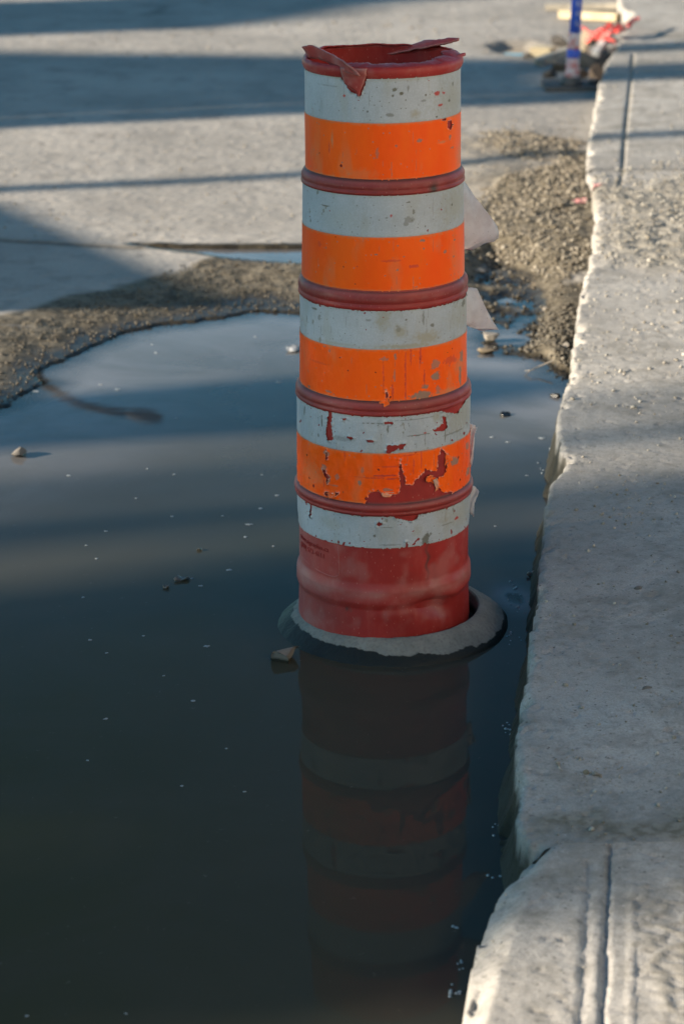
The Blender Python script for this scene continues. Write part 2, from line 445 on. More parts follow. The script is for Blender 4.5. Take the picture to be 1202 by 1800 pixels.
def road_parts(x, y):
    x = np.asarray(x, float); y = np.asarray(y, float)
    fade = 1 / (1 + np.maximum(0, np.hypot(x, y - 7) - 9) * .3)
    wig = fbm(x * 5, y * 5, seed=3, octv=4) * .045 + fbm(x * 22, y * 22, seed=5, octv=3) * .016
    ds = sdf(SHORE, x, y) + wig
    dp = sdf(POOL, x, y) + wig * .25
    df = sdf(FARPOOL, x, y) + wig * .3
    dm = sdf(MUDLINE, x, y) + wig * .9
    de = edge_x(y) - x                      # metres left of the kerb edge
    base = .032 + .008 * fbm(x * .8, y * .8, seed=9) * fade + .0015 * fbm(x * 14, y * 14, seed=12, octv=4) * fade
    base += .0010 * fbm(x * 24, y * 24, seed=13, octv=3) * fade
    base += .003 * np.clip(fbm(x * 45, y * 45, seed=14, octv=2), 0, 1) * fade
    mud = sstep(.02, -.03, dm)
    near = sstep(1.5, .0, de) * sstep(5.4, 6.2, y) * sstep(9.8, 8.6, y)
    mudh = .004 + .028 * np.clip(ds / .45, 0, 1) + (.008 * fbm(x * 6, y * 6, seed=21, octv=4) + .0045 * fbm(x * 50, y * 50, seed=22, octv=4, gain=.7)) * np.clip(ds * 8, .25, 1)
    # ridge of grit standing along the broken slab edge
    mudh += .012 * np.exp(-((ds - .28) / .16) ** 2) * (.5 + .5 * fbm(x * 3, y * 3, seed=25))
    h = base * (1 - mud) + mudh * mud
    # gravel ramp against the kerb
    ramp = sstep(.75, -.02, de + .18 * fbm(x * 4, y * 4, seed=31)) * sstep(6.5, 7.1, y) * sstep(8.9, 8.0, y)
    h = h + ramp * (.048 + .012 * fbm(x * 20, y * 20, seed=33, octv=3))
    mx, my = MOUND
    md = np.exp(-(((x - mx) / .24) ** 2 + ((y - my) / .30) ** 2))
    h = h + .030 * md * (.8 + .5 * fbm(x * 16, y * 16, seed=35))
    grav = np.clip(np.maximum(ramp * 1.2, md * 1.3), 0, 1)
    # low wet gravel with standing water
    wg = sstep(.03, -.10, sdf(WETGRAVEL, x, y) + wig)
    h = h * (1 - wg) + wg * (.000 + .020 * fbm(x * 6, y * 6, seed=41, octv=3) + .006 * fbm(x * 30, y * 30, seed=42, octv=3) + .05 * sstep(.16, 0, de))
    # water bodies
    h = np.where(ds < 0, np.minimum(h, -.002 + np.maximum(ds, -.12) * .10 + np.minimum(ds + .12, 0) * .05), h)
    h = np.maximum(h, -.115 + .004 * fbm(x * 3, y * 3, seed=44))
    sx, sy = at(905, 1052)[:2]
    gs = np.exp(-((x - sx + .15 * (y - sy)) / .040) ** 2 - ((y - sy) / .075) ** 2) * (ds < 0)
    h = h + (-.0005 + .006 * fbm(x * 30, y * 30, seed=47, octv=3) - h) * gs
    pd = sstep(.004, -.008, dp)
    h = h * (1 - pd) + .012 * pd
    fd = sstep(.05, -.06, df)
    h = h * (1 - fd) + (-.008) * fd
    # joint between the two road slabs running into the little pool
    a = at(-260, 408, .03)[:2]; b = at(245, 437, .03)[:2]
    t = np.clip(((x - a[0]) * (b[0] - a[0]) + (y - a[1]) * (b[1] - a[1])) / ((b - a) @ (b - a)), 0, 1)
    dj = np.hypot(x - a[0] - t * (b[0] - a[0]), y - a[1] - t * (b[1] - a[1])) + wig * .08
    h = h - .009 * np.exp(-(dj / .012) ** 2)
    mudc = np.clip(np.maximum(mud, grav * .8) + .8 * pd + .7 * wg, 0, 1)
    mudc = np.maximum(mudc, .55 * sstep(.15, -.05, df))
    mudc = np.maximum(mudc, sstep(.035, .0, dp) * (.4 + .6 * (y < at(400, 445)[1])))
    mudc = np.maximum(mudc, .6 * np.exp(-(dj / .03) ** 2))
    pale = sstep(.32, .6, fbm(x * 3.2, y * 6.5, seed=51, octv=3)) * mud * (ds > .15)
    mudc = mudc * (1 - .9 * pale)
    wet = sstep(.020, .004, h + .006 * fbm(x * 12, y * 12, seed=52, octv=3)) * (ds < 2.0)
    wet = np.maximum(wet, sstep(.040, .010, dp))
    wet = np.maximum(wet, .85 * np.exp(-(dj / .010) ** 2) * sstep(-2.5, -.6, x))
    stain = np.exp(-((x - at(250, 28)[0]) / .22) ** 2 - ((y - at(250, 28)[1]) / .25) ** 2) * sstep(-.1, .4, fbm(x * 5, y * 3, seed=61))
    return h, mudc, wet, stain, ds

def spaced(a, b, step0, step1):
    out = [a]
    while out[-1] < b:
        f = (out[-1] - a) / (b - a)
        out.append(out[-1] + step0 + (step1 - step0) * f)
    return np.array(out)

def build_road():
    xs = np.concatenate([-np.geomspace(90, 2.75, 30), np.arange(-2.6, 1.5, .0075), np.geomspace(1.6, 90, 30)])
    ys = np.concatenate([-np.geomspace(90, .5, 22), spaced(0, 4.9, .06, .02), spaced(4.93, 14.0, .008, .022), np.geomspace(14.3, 160, 40)])
    X, Y = np.meshgrid(xs, ys)
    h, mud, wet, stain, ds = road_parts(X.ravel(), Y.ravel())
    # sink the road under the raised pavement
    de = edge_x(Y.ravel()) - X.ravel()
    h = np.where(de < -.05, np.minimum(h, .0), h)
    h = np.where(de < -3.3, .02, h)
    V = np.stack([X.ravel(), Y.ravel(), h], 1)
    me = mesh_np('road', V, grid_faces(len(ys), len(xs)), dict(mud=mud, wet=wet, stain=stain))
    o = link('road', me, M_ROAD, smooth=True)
    return tag(o, kind='structure')
build_road()

def road_h(x, y): return road_parts(np.atleast_1d(x), np.atleast_1d(y))[0]

def build_water():
    def one(name, xs, ys, label=None):
        X, Y = np.meshgrid(xs, ys)
        h = road_parts(X.ravel(), Y.ravel())[0]
        V = np.stack([X.ravel(), Y.ravel(), np.zeros(X.size)], 1)
        F = grid_faces(len(ys), len(xs))
        keep = (h[F] < .003).any(1) & (X.ravel()[F] < edge_x(Y.ravel()[F]) + .25).all(1)
        F = F[keep]
        at_ = dict(depth=np.clip(-h, 0, 1))
        V, F, at_ = prune(V, F, at_)
        o = link(name, mesh_np(name, V, F, at_), M_WATER)
        return tag(o, kind='structure')
    X, Y = np.meshgrid(np.arange(-.75, .35, .01), np.arange(6.6, 7.5, .01))
    d = sdf(POOL, X.ravel(), Y.ravel()); F = grid_faces(*X.shape); F = F[(d[F] < .012).any(1)]
    V, F, a_ = prune(np.stack([X.ravel(), Y.ravel(), np.full(X.size, .0205)], 1), F, dict(depth=np.full(X.size, .02)))
    tag(link('joint_puddle_water', mesh_np('joint_puddle_water', V, F, a_), M_WATER), kind='structure')
    one('puddle_water', np.arange(-3.8, 1.2, .02), np.arange(.7, 8.6, .02))
    one('small_puddle_water', np.arange(.4, 1.3, .03), np.arange(10, 12.6, .03))
build_water()

# ------------------------------------------------------------------ raised pavement: kerb blocks and slabs
pavement = empty('pavement'); tag(pavement, kind='structure')
KMUD = poly_at([(1044, 300), (1110, 330), (1202, 300), (1400, 300), (1400, 470), (1202, 480), (1100, 465), (1040, 480), (1035, 400)], KZ)
MOSS = poly_at([(905, 1462), (940, 1430), (1010, 1420), (1090, 1405), (1202, 1400), (1300, 1400), (1300, 1488), (1202, 1484), (1100, 1480), (985, 1480), (935, 1494)], KZ)
FMUD = poly_at([(1112, 1560), (1202, 1545), (1300, 1540), (1300, 1900), (1160, 1900), (1118, 1750)], KZ)
GR = [(poly_at([(1072, 1482), (1068, 1560), (1064, 1650), (1058, 1800), (1054, 1990)], KZ), .0045, .006),
      (poly_at([(1034, 1520), (1032, 1570), (1029, 1650), (1024, 1750), (1018, 1820), (1012, 1990)], KZ), .007, .0028),
      (poly_at([(1110, 1560), (1109, 1650), (1106, 1800), (1100, 1990)], KZ), .004, -.0025)]

def pl_dist(pl, x, y):
    d = np.full(np.shape(x), 9.0)
    for i in range(len(pl) - 1):
        a, b = pl[i], pl[i + 1]; e = b - a
        t = np.clip(((x - a[0]) * e[0] + (y - a[1]) * e[1]) / (e @ e), 0, 1)
        d = np.minimum(d, np.hypot(x - a[0] - t * e[0], y - a[1] - t * e[1]))
    return d

JOINT = poly_at([(1112, 95), (1106, 160), (1100, 215), (1096, 262), (1094, 300), (1088, 330)], KZ)

def kerb_parts(x, y, d, front=False):
    """x, y on the slab; d metres in from its top edge (negative: on the face)"""
    top = KZ + .006 * fbm(x * 1.5, y * 1.5, seed=71, octv=3)
    top = top + .0011 * fbm(x * 14, y * 14, seed=72, octv=5) + .0008 * fbm(x * 80, y * 80, seed=73, octv=3)
    pit = np.clip(fbm(x * 48, y * 48, seed=74, octv=3) - .42, 0, 1)
    top = top - .010 * pit
    r = .045 if front else .012
    rr = r * (1 + .7 * fbm(x * 5, y * 5, seed=75, octv=4))
    rnd = np.clip(1 - np.clip(d, 0, None) / rr, 0, 1)
    top = top - (.026 if front else .006) * rnd ** (1.25 if front else 1.8) * (1 + .35 * fbm(x * 12, y * 12, seed=79, octv=3))
    top = top + .0022 * fbm(x * 28, y * 28, seed=78, octv=3) * np.exp(-(d / .04) ** 2)
    chip = np.clip(fbm(x * 17, y * 17, seed=178, octv=4, gain=.65) - .06, 0, 1)
    top = top - (.055 if front else .075) * chip * np.exp(-(np.clip(d, 0, None) / (.020 if front else .013)) ** 2)
    z = np.where(d < 0, top + (d / (.030 if front else .011)) * .20, top)
    if not front:
        # the foot of the face batters out where the concrete has crumbled
        low = sstep(6.6, 5.2, y)
        foot = np.interp(-d, [0, .004, .012, .026, .034, .06], [.0, -.045, -.070, -.104, -.135, -.2]) + .007 * fbm(x * 22, y * 22, seed=76, octv=4) * sstep(0, .008, -d)
        z = np.where(d < 0, z * (1 - low) + (top + foot) * low, z)
    z = np.maximum(z, -.12)
    mud = np.zeros_like(z)
    sm = sdf(KMUD, x, y) + .12 * fbm(x * 4, y * 4, seed=81, octv=4)
    k = sstep(.06, -.10, sm)
    z = z + k * (.010 + .009 * fbm(x * 30, y * 30, seed=82, octv=4)) * (d > -.01)
    mud = np.maximum(mud, k * .65)
    ms = sdf(MOSS, x, y) + .03 * fbm(x * 9, y * 9, seed=83, octv=4)
    k = sstep(.02, -.03, ms) * sstep(-.15, .3, fbm(x * 7, y * 12, seed=84, octv=4))
    mud = np.maximum(mud, k * .95)
    if front:
        sm = sdf(FMUD, x, y) + .03 * fbm(x * 12, y * 12, seed=85, octv=3)
        k = sstep(.012, -.02, sm)
        cr = np.clip(.42 - 1.6 * np.abs(fbm(x * 30, y * 30, seed=86, octv=4, gain=.6)), 0, 1)
        z = z + k * .007 * cr
        mud = np.maximum(mud, .5 * k * sstep(.0, .25, cr))
        for pl, w, dep in GR:
            dd = pl_dist(pl, x, y) + .0025 * fbm(x * 40, y * 40, seed=87)
            z = z - dep * sstep(w, w * .55, dd)
        z = z + .004
    else:
        # the slab sags and is washed with dirt where it meets the front block
        yb = at(1000, 1484, KZ)[1]
        z = z - .008 * np.exp(-((y - yb) / .10) ** 2)
    dj = pl_dist(JOINT, x, y) + .002 * fbm(x * 20, y * 20, seed=88)
    z = z - .006 * np.exp(-(dj / .007) ** 2)
    mud = np.maximum(mud, .7 * np.exp(-(dj / .008) ** 2))
    spk = sstep(.42, .6, fbm(x * 9, y * 15, seed=89, octv=4))
    mud = np.maximum(mud, .38 * spk)
    wl = .026 + .012 * fbm(x * 9, y * 9, seed=90, octv=3)
    lowf = sstep(7.2, 5.6, y)
    wl = wl + (.046 * lowf if not front else 0)
    wet = sstep(wl + .010, wl, z)
    if not front: wet = np.maximum(wet, sstep(6.6, 5.6, y) * sstep(.001, -.003, d + .005 * fbm(x * 26, y * 26, seed=77, octv=3)))
    return z, mud, wet

def kerb_section(name, edge, y0, y1, front, step0, step1, mat, tmax=3.4):
    ys = spaced(y0, y1, step0, step1)
    ys[-1] = y1
    ts = np.concatenate([np.array([-.056, -.050, -.044, -.038, -.033, -.028, -.023, -.018, -.014, -.010, -.007, -.0045, -.002]), np.arange(0, .075, .003), spaced(.0765, .95, .0045, .009), np.geomspace(1.0, tmax, 14)])
    Y, T = np.meshgrid(ys, ts, indexing='ij')
    e = edge[np.argsort(edge[:, 1])]
    ex = np.interp(ys, e[:, 1], e[:, 0])
    if front: ex = np.where(ys < e[0, 1], e[0, 0] + (ys - e[0, 1]) * .10, ex)
    if name == 'back_kerb_slab': ex = np.where(ys > e[-1, 1], e[-1, 0] + (ys - e[-1, 1]) * .14, ex)
    rag = .011 * fbm(ys * 12, ys * 0 + 3.3, seed=91, octv=2) + .007 * fbm(ys * 47, ys * 0 + 1.3, seed=92, octv=4, gain=.75)
    if front: rag = rag * .25
    X = ex[:, None] + rag[:, None] * np.where(T < 0, np.exp(T / .012), 1.0) + T
    x, y, d = X.ravel(), Y.ravel(), T.ravel()
    z, mud, wet = kerb_parts(x, y, d, front)
    V = np.stack([x, y, z], 1)
    nr, nc = len(ys), len(ts)
    # close the two ends with a skirt
    F = grid_faces(nr, nc)
    F = F[:, ::-1]
    sk = []
    Vs = [V]; base = len(V)
    at_ = dict(mud=mud, wet=wet)
    for row, sgn in ((0, 1), (nr - 1, -1)):
        idx = row * nc + np.arange(nc)
        low = V[idx].copy(); low[:, 2] = np.minimum(low[:, 2] - .001, -.1)
        Vs.append(low)
        li = base + np.arange(nc); base += nc
        q = np.stack([idx[:-1], idx[1:], li[1:], li[:-1]], 1)
        sk.append(q if sgn > 0 else q[:, ::-1])
        at_ = {k: np.concatenate([a, a[idx]]) for k, a in at_.items()}
    V = np.vstack(Vs); F = np.vstack([F] + [s[:, ::-1] for s in sk])
    o = link('kerb_slab', mesh_np('kerb_slab', V, F, at_), mat, pavement, smooth=True)
    return o

YB = at(1000, 1484, KZ)[1]
kerb_section('front_kerb_slab', FRONT_EDGE, 1.2, YB - .006, True, .006, .0035, M_KERB2)
kerb_section('middle_kerb_slab', MID_EDGE, YB + .004, MID_EDGE[-1, 1] - .004, False, .004, .010, M_KERB)
kerb_section('far_kerb_slab', FAR_EDGE, FAR_EDGE[0, 1] + .004, FAR_EDGE[-1, 1] - .01, False, .010, .014, M_KERB)
kerb_section('back_kerb_slab', BACK_EDGE, BACK_EDGE[0, 1] + .01, 26.0, False, .014, .06, M_KERB)

def slab_h(x, y):
    x = np.atleast_1d(x); y = np.atleast_1d(y)
    d = x - edge_x(y)
    return kerb_parts(x, y, np.maximum(d, .03), False)[0], d

# ------------------------------------------------------------------ traffic drum
DX, DY = .077, 4.12
def drum_z(py, R):
    """height of a line on the drum's front that the photo shows at row py"""
    d = ray(679, py)
    t = (DY - R) / d[1]
    return CAM_H + d[2] * t
def rad(a_px, z):
    # half width in the photo -> radius
    dep = DY * math.cos(PITCH) + (CAM_H - z) * math.sin(PITCH)
    return a_px * dep / FPX * .9985

ZR = {}
R_ = .15
for k, py in dict(rim=122, w1=140, o1=220.4, r1=322.9, w2=344, o2=419.9, r2=517.4, w3=545, o3=615.6, r3=708.7, w4=728.6, o4=795.4,
                  r4=886, w5=903, red=962.8, bul0=1040, bul1=1068, bot=1117).items():
    ZR[k] = drum_z(py, R_)
RK = [(ZR['rim'], rad(137, ZR['rim'])), (ZR['w1'], rad(136.5, ZR['w1'])), (ZR['r1'], rad(135, ZR['r1'])),
      (ZR['w2'], rad(140.5, ZR['w2'])), (ZR['r2'], rad(141, ZR['r2'])), (ZR['w3'], rad(145.2, ZR['w3'])), (ZR['r3'], rad(145.5, ZR['r3'])),
      (ZR['w4'], rad(151, ZR['w4'])), (ZR['r4'], rad(150.5, ZR['r4'])), (ZR['w5'], rad(152, ZR['w5'])), (ZR['red'], rad(148.6, ZR['red'])),
      (ZR['bul0'], rad(148, ZR['bul0'])), (ZR['bot'], rad(149.5, ZR['bot']))]
RK.sort()
_rz = np.array([a for a, b in RK]); _rr = np.array([b for a, b in RK])
def body_r(z): return np.interp(z, _rz, _rr)

def rib_bump(z):
    z = np.asarray(z, float); out = np.zeros_like(z)
    for k, nx in (('r1', 'w2'), ('r2', 'w3'), ('r3', 'w4'), ('r4', 'w5')):
        zt, zb = ZR[k] + .002, ZR[nx] - .001
        w = zt - zb
        c1 = zt - w * .36; c2 = zb + w * .16
        out = np.maximum(out,   .0066 * np.sqrt(np.clip(1 - ((z - c1) / (w * .36)) ** 2, 0, 1)))
        out = np.maximum(out, .0045 * np.sqrt(np.clip(1 - ((z - c2) / (w * .20)) ** 2, 0, 1)))
    # broad moulded bulge at the foot
    c = (ZR['bul0'] + ZR['bul1']) / 2
    out = np.maximum(out, .0050 * sstep(c + .034, c + .014, z) * sstep(c - .020, c - .004, z))
    # rolled lip under the rim
    out = np.maximum(out, .0022 * np.sqrt(np.clip(1 - ((z - (ZR['rim'] - .006)) / .007) ** 2, 0, 1)))
    return out

def drum_uv(px, py):
    """photo point -> (theta, z) on the drum's wall; theta 0 faces the camera, positive to the right"""
    d = ray(px, py); R = .148
    for _ in range(4):
        a = d[0] ** 2 + d[1] ** 2; b = -2 * (d[0] * DX + d[1] * DY); c = DX ** 2 + DY ** 2 - R ** 2
        disc = max(b * b - 4 * a * c, 0)
        t = (-b - math.sqrt(disc)) / (2 * a)
        p = d * t; z = CAM_H + p[2]
        R = float(body_r(z))
    return math.atan2(p[0] - DX, -(p[1] - DY)), z

def cropuv(pts, ox, oy, k=3.005):
    return np.array([[drum_uv(ox + x / k, oy + y / k)[0] * .15, drum_uv(ox + x / k, oy + y / k)[1]] for x, y in pts])

def dent(th, z):
    tc, zc = drum_uv(765, 1066)
    d = ((th - tc) / .30) ** 2 + ((z - zc + .25 * .15 * (th - tc)) / .020) ** 2
    r = -.0160 * np.exp(-d)
    r += .0035 * np.exp(-((th - tc - .30) / .10) ** 2 - ((z - zc) / .03) ** 2)
    # fold running up from the dent
    t2, z2 = drum_uv(758, 1000)
    r += -.0030 * np.exp(-((th - t2 + (z - z2) * 1.2) / .06) ** 2 - ((z - z2) / .06) ** 2)
    t3, z3 = drum_uv(700, 1082)
    r += .0020 * np.exp(-((th - t3) / .3) ** 2 - ((z - z3) / .012) ** 2)
    return r

def wall_xyz(th, z, off=0.0):
    r = body_r(z) + rib_bump(z) + dent(th, z) + off
    r = r + .0007 * noise(th * 3, z * 9, seed=101)
    return np.stack([r * np.sin(th), -r * np.cos(th), z], -1)

drum = empty('traffic_drum', (DX, DY, 0))
tag(drum, 'battered orange and white banded traffic drum with a torn top, standing in the puddle', 'traffic drum')

def build_body():
    zt = ZR['rim']; zb = -.02
    zs = np.concatenate([np.linspace(zb, ZR['bot'], 12)[:-1], np.linspace(ZR['bot'], zt, 560)])
    th = np.linspace(-math.pi, math.pi, 300, endpoint=False)
    Z, T = np.meshgrid(zs, th, indexing='ij')
    P = wall_xyz(T.ravel(), Z.ravel())
    # inner wall, 4 mm in, going down inside
    zi = np.concatenate([[zt + .001, zt], np.linspace(zt - .004, .05, 40)])
    Zi, Ti = np.meshgrid(zi, th, indexing='ij')
    Pi = wall_xyz(Ti.ravel(), Zi.ravel(), -.004)
    Pi[:len(th)] = wall_xyz(Ti.ravel()[:len(th)], Zi.ravel()[:len(th)] - .001, -.002)
    Pi[:len(th), 2] = zt + .0015
    V = np.vstack([P, Pi])
    zall = V[:, 2]; tall = np.concatenate([T.ravel(), Ti.ravel()])
    F = grid_faces(len(zs) + len(zi), len(th), wrap=True)
    c = (ZR['bul0'] + ZR['bul1']) / 2
    dust_highlight = .75 * np.exp(-((zall - c - .012) / .012) ** 2) * (.5 + .5 * fbm(tall * 6, zall * 60, seed=103))  # dust mixed with a painted highlight along the bulge
    for k in ('r1', 'r2', 'r3', 'r4'):
        dust_highlight += .35 * np.exp(-((zall - ZR[k] + .001) / .0035) ** 2)
        dust_highlight += .20 * np.exp(-((zall - ZR[k] + .010) / .004) ** 2) * sstep(-.1, .5, fbm(tall * 9, zall * 90, seed=104))
    dust_highlight += .35 * sstep(.1, .6, fbm(tall * 4, zall * 22, seed=105)) * (zall < ZR['red'])
    dust_highlight += .30 * sstep(-.2, -1.2, tall) * (zall < ZR['red'])  # left side paler: highlight painted in along with the dust
    dust_highlight = np.clip(dust_highlight, 0, .8)
    gr = np.zeros_like(dust_highlight)
    t1, z1 = drum_uv(752, 985)
    gr += .85 * np.exp(-((tall - t1 + .02 * np.sin(zall * 200)) / .02) ** 2) * np.exp(-((zall - z1) / .03) ** 2)
    t1, z1 = drum_uv(610, 1070)
    gr += .9 * np.exp(-((tall - t1) / .02) ** 2 - ((zall - z1) / .004) ** 2)
    t1, z1 = drum_uv(760, 333); gr += .8 * np.exp(-((tall - t1) / .06) ** 2 - ((zall - z1) / .012) ** 2)
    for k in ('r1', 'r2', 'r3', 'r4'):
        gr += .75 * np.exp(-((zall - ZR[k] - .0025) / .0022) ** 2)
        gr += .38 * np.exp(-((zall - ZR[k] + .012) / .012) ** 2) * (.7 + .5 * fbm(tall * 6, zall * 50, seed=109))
    o = link('barrel', mesh_np('barrel', V, F, dict(dust_highlight=dust_highlight, grime=np.clip(gr, 0, 1))), M_RED, drum, smooth=True)
    return o
build_body()

C1 = lambda p: cropuv(p, 500, 40); C2 = lambda p: cropuv(p, 500, 360); C3 = lambda p: cropuv(p, 500, 620)
TEARS = {
 'w1': [C1([(295, 255), (440, 255), (432, 298), (418, 350), (400, 392), (385, 380), (340, 350), (318, 300), (300, 290)])],
 'o1': [C1([(856, 520), (876, 515), (880, 540), (868, 565), (856, 555)]), C1([(826, 512), (838, 494), (846, 512)])],
 'w2': [], 'o2': [C2([(915, 385), (930, 380), (930, 398), (918, 402)])],
 'w3': [C2([(800, 505), (860, 490), (960, 455), (965, 470), (900, 505), (805, 528)])],
 'o3': [C2([(535, 975), (545, 1000), (548, 1055), (530, 1055), (538, 1020)])],
 'w4': [C3([(240, 308), (252, 310), (250, 400), (258, 462), (235, 460), (222, 430), (228, 380)]),
        C3([(538, 530), (540, 490), (590, 488), (640, 478), (638, 492), (605, 515), (600, 500), (560, 530)]),
        C3([(780, 408), (812, 392), (838, 362), (826, 330), (848, 338), (853, 390), (838, 412), (785, 412)]),
        C3([(818, 302), (860, 270), (985, 180), (990, 200), (950, 235), (935, 280), (905, 320), (870, 316), (832, 312)]),
        C3([(523, 366), (570, 364), (568, 374), (530, 376)]), C3([(332, 438), (368, 452), (360, 458), (335, 448)]),
        C3([(432, 460), (475, 461), (470, 470), (440, 470)]), C3([(303, 345), (330, 347), (325, 356), (308, 354)])],
 'o4': [C3([(425, 805), (440, 775), (452, 737), (500, 732), (520, 748), (560, 750), (600, 745), (614, 700), (606, 640), (609, 560), (618, 620), (634, 655), (636, 695),
            (680, 700), (690, 672), (705, 655), (745, 622), (800, 625), (808, 560), (822, 500), (850, 535), (852, 590), (838, 645), (805, 655), (745, 655),
            (760, 680), (800, 700), (835, 738), (885, 732), (800, 790), (600, 815)]),
        C3([(215, 745), (225, 733), (262, 742), (292, 735), (285, 748), (250, 760)]), C3([(225, 500), (232, 560), (222, 560)]),
        C3([(205, 610), (222, 625), (240, 660), (232, 690), (222, 650)])],
 'w5': [C3([(150, 760), (225, 800), (295, 836), (420, 852), (520, 848), (562, 856), (590, 872), (650, 888), (690, 880), (700, 850), (750, 840), (772, 825), (822, 806),
            (852, 790), (853, 830), (858, 830), (860, 785), (905, 760), (600, 815), (300, 790)]),
        C3([(490, 900), (500, 892), (516, 898), (512, 912), (492, 914)]), C3([(140, 800), (145, 800), (146, 870), (141, 870)]),
        C3([(640, 1000), (648, 1002), (648, 1030), (640, 1030)])],
}
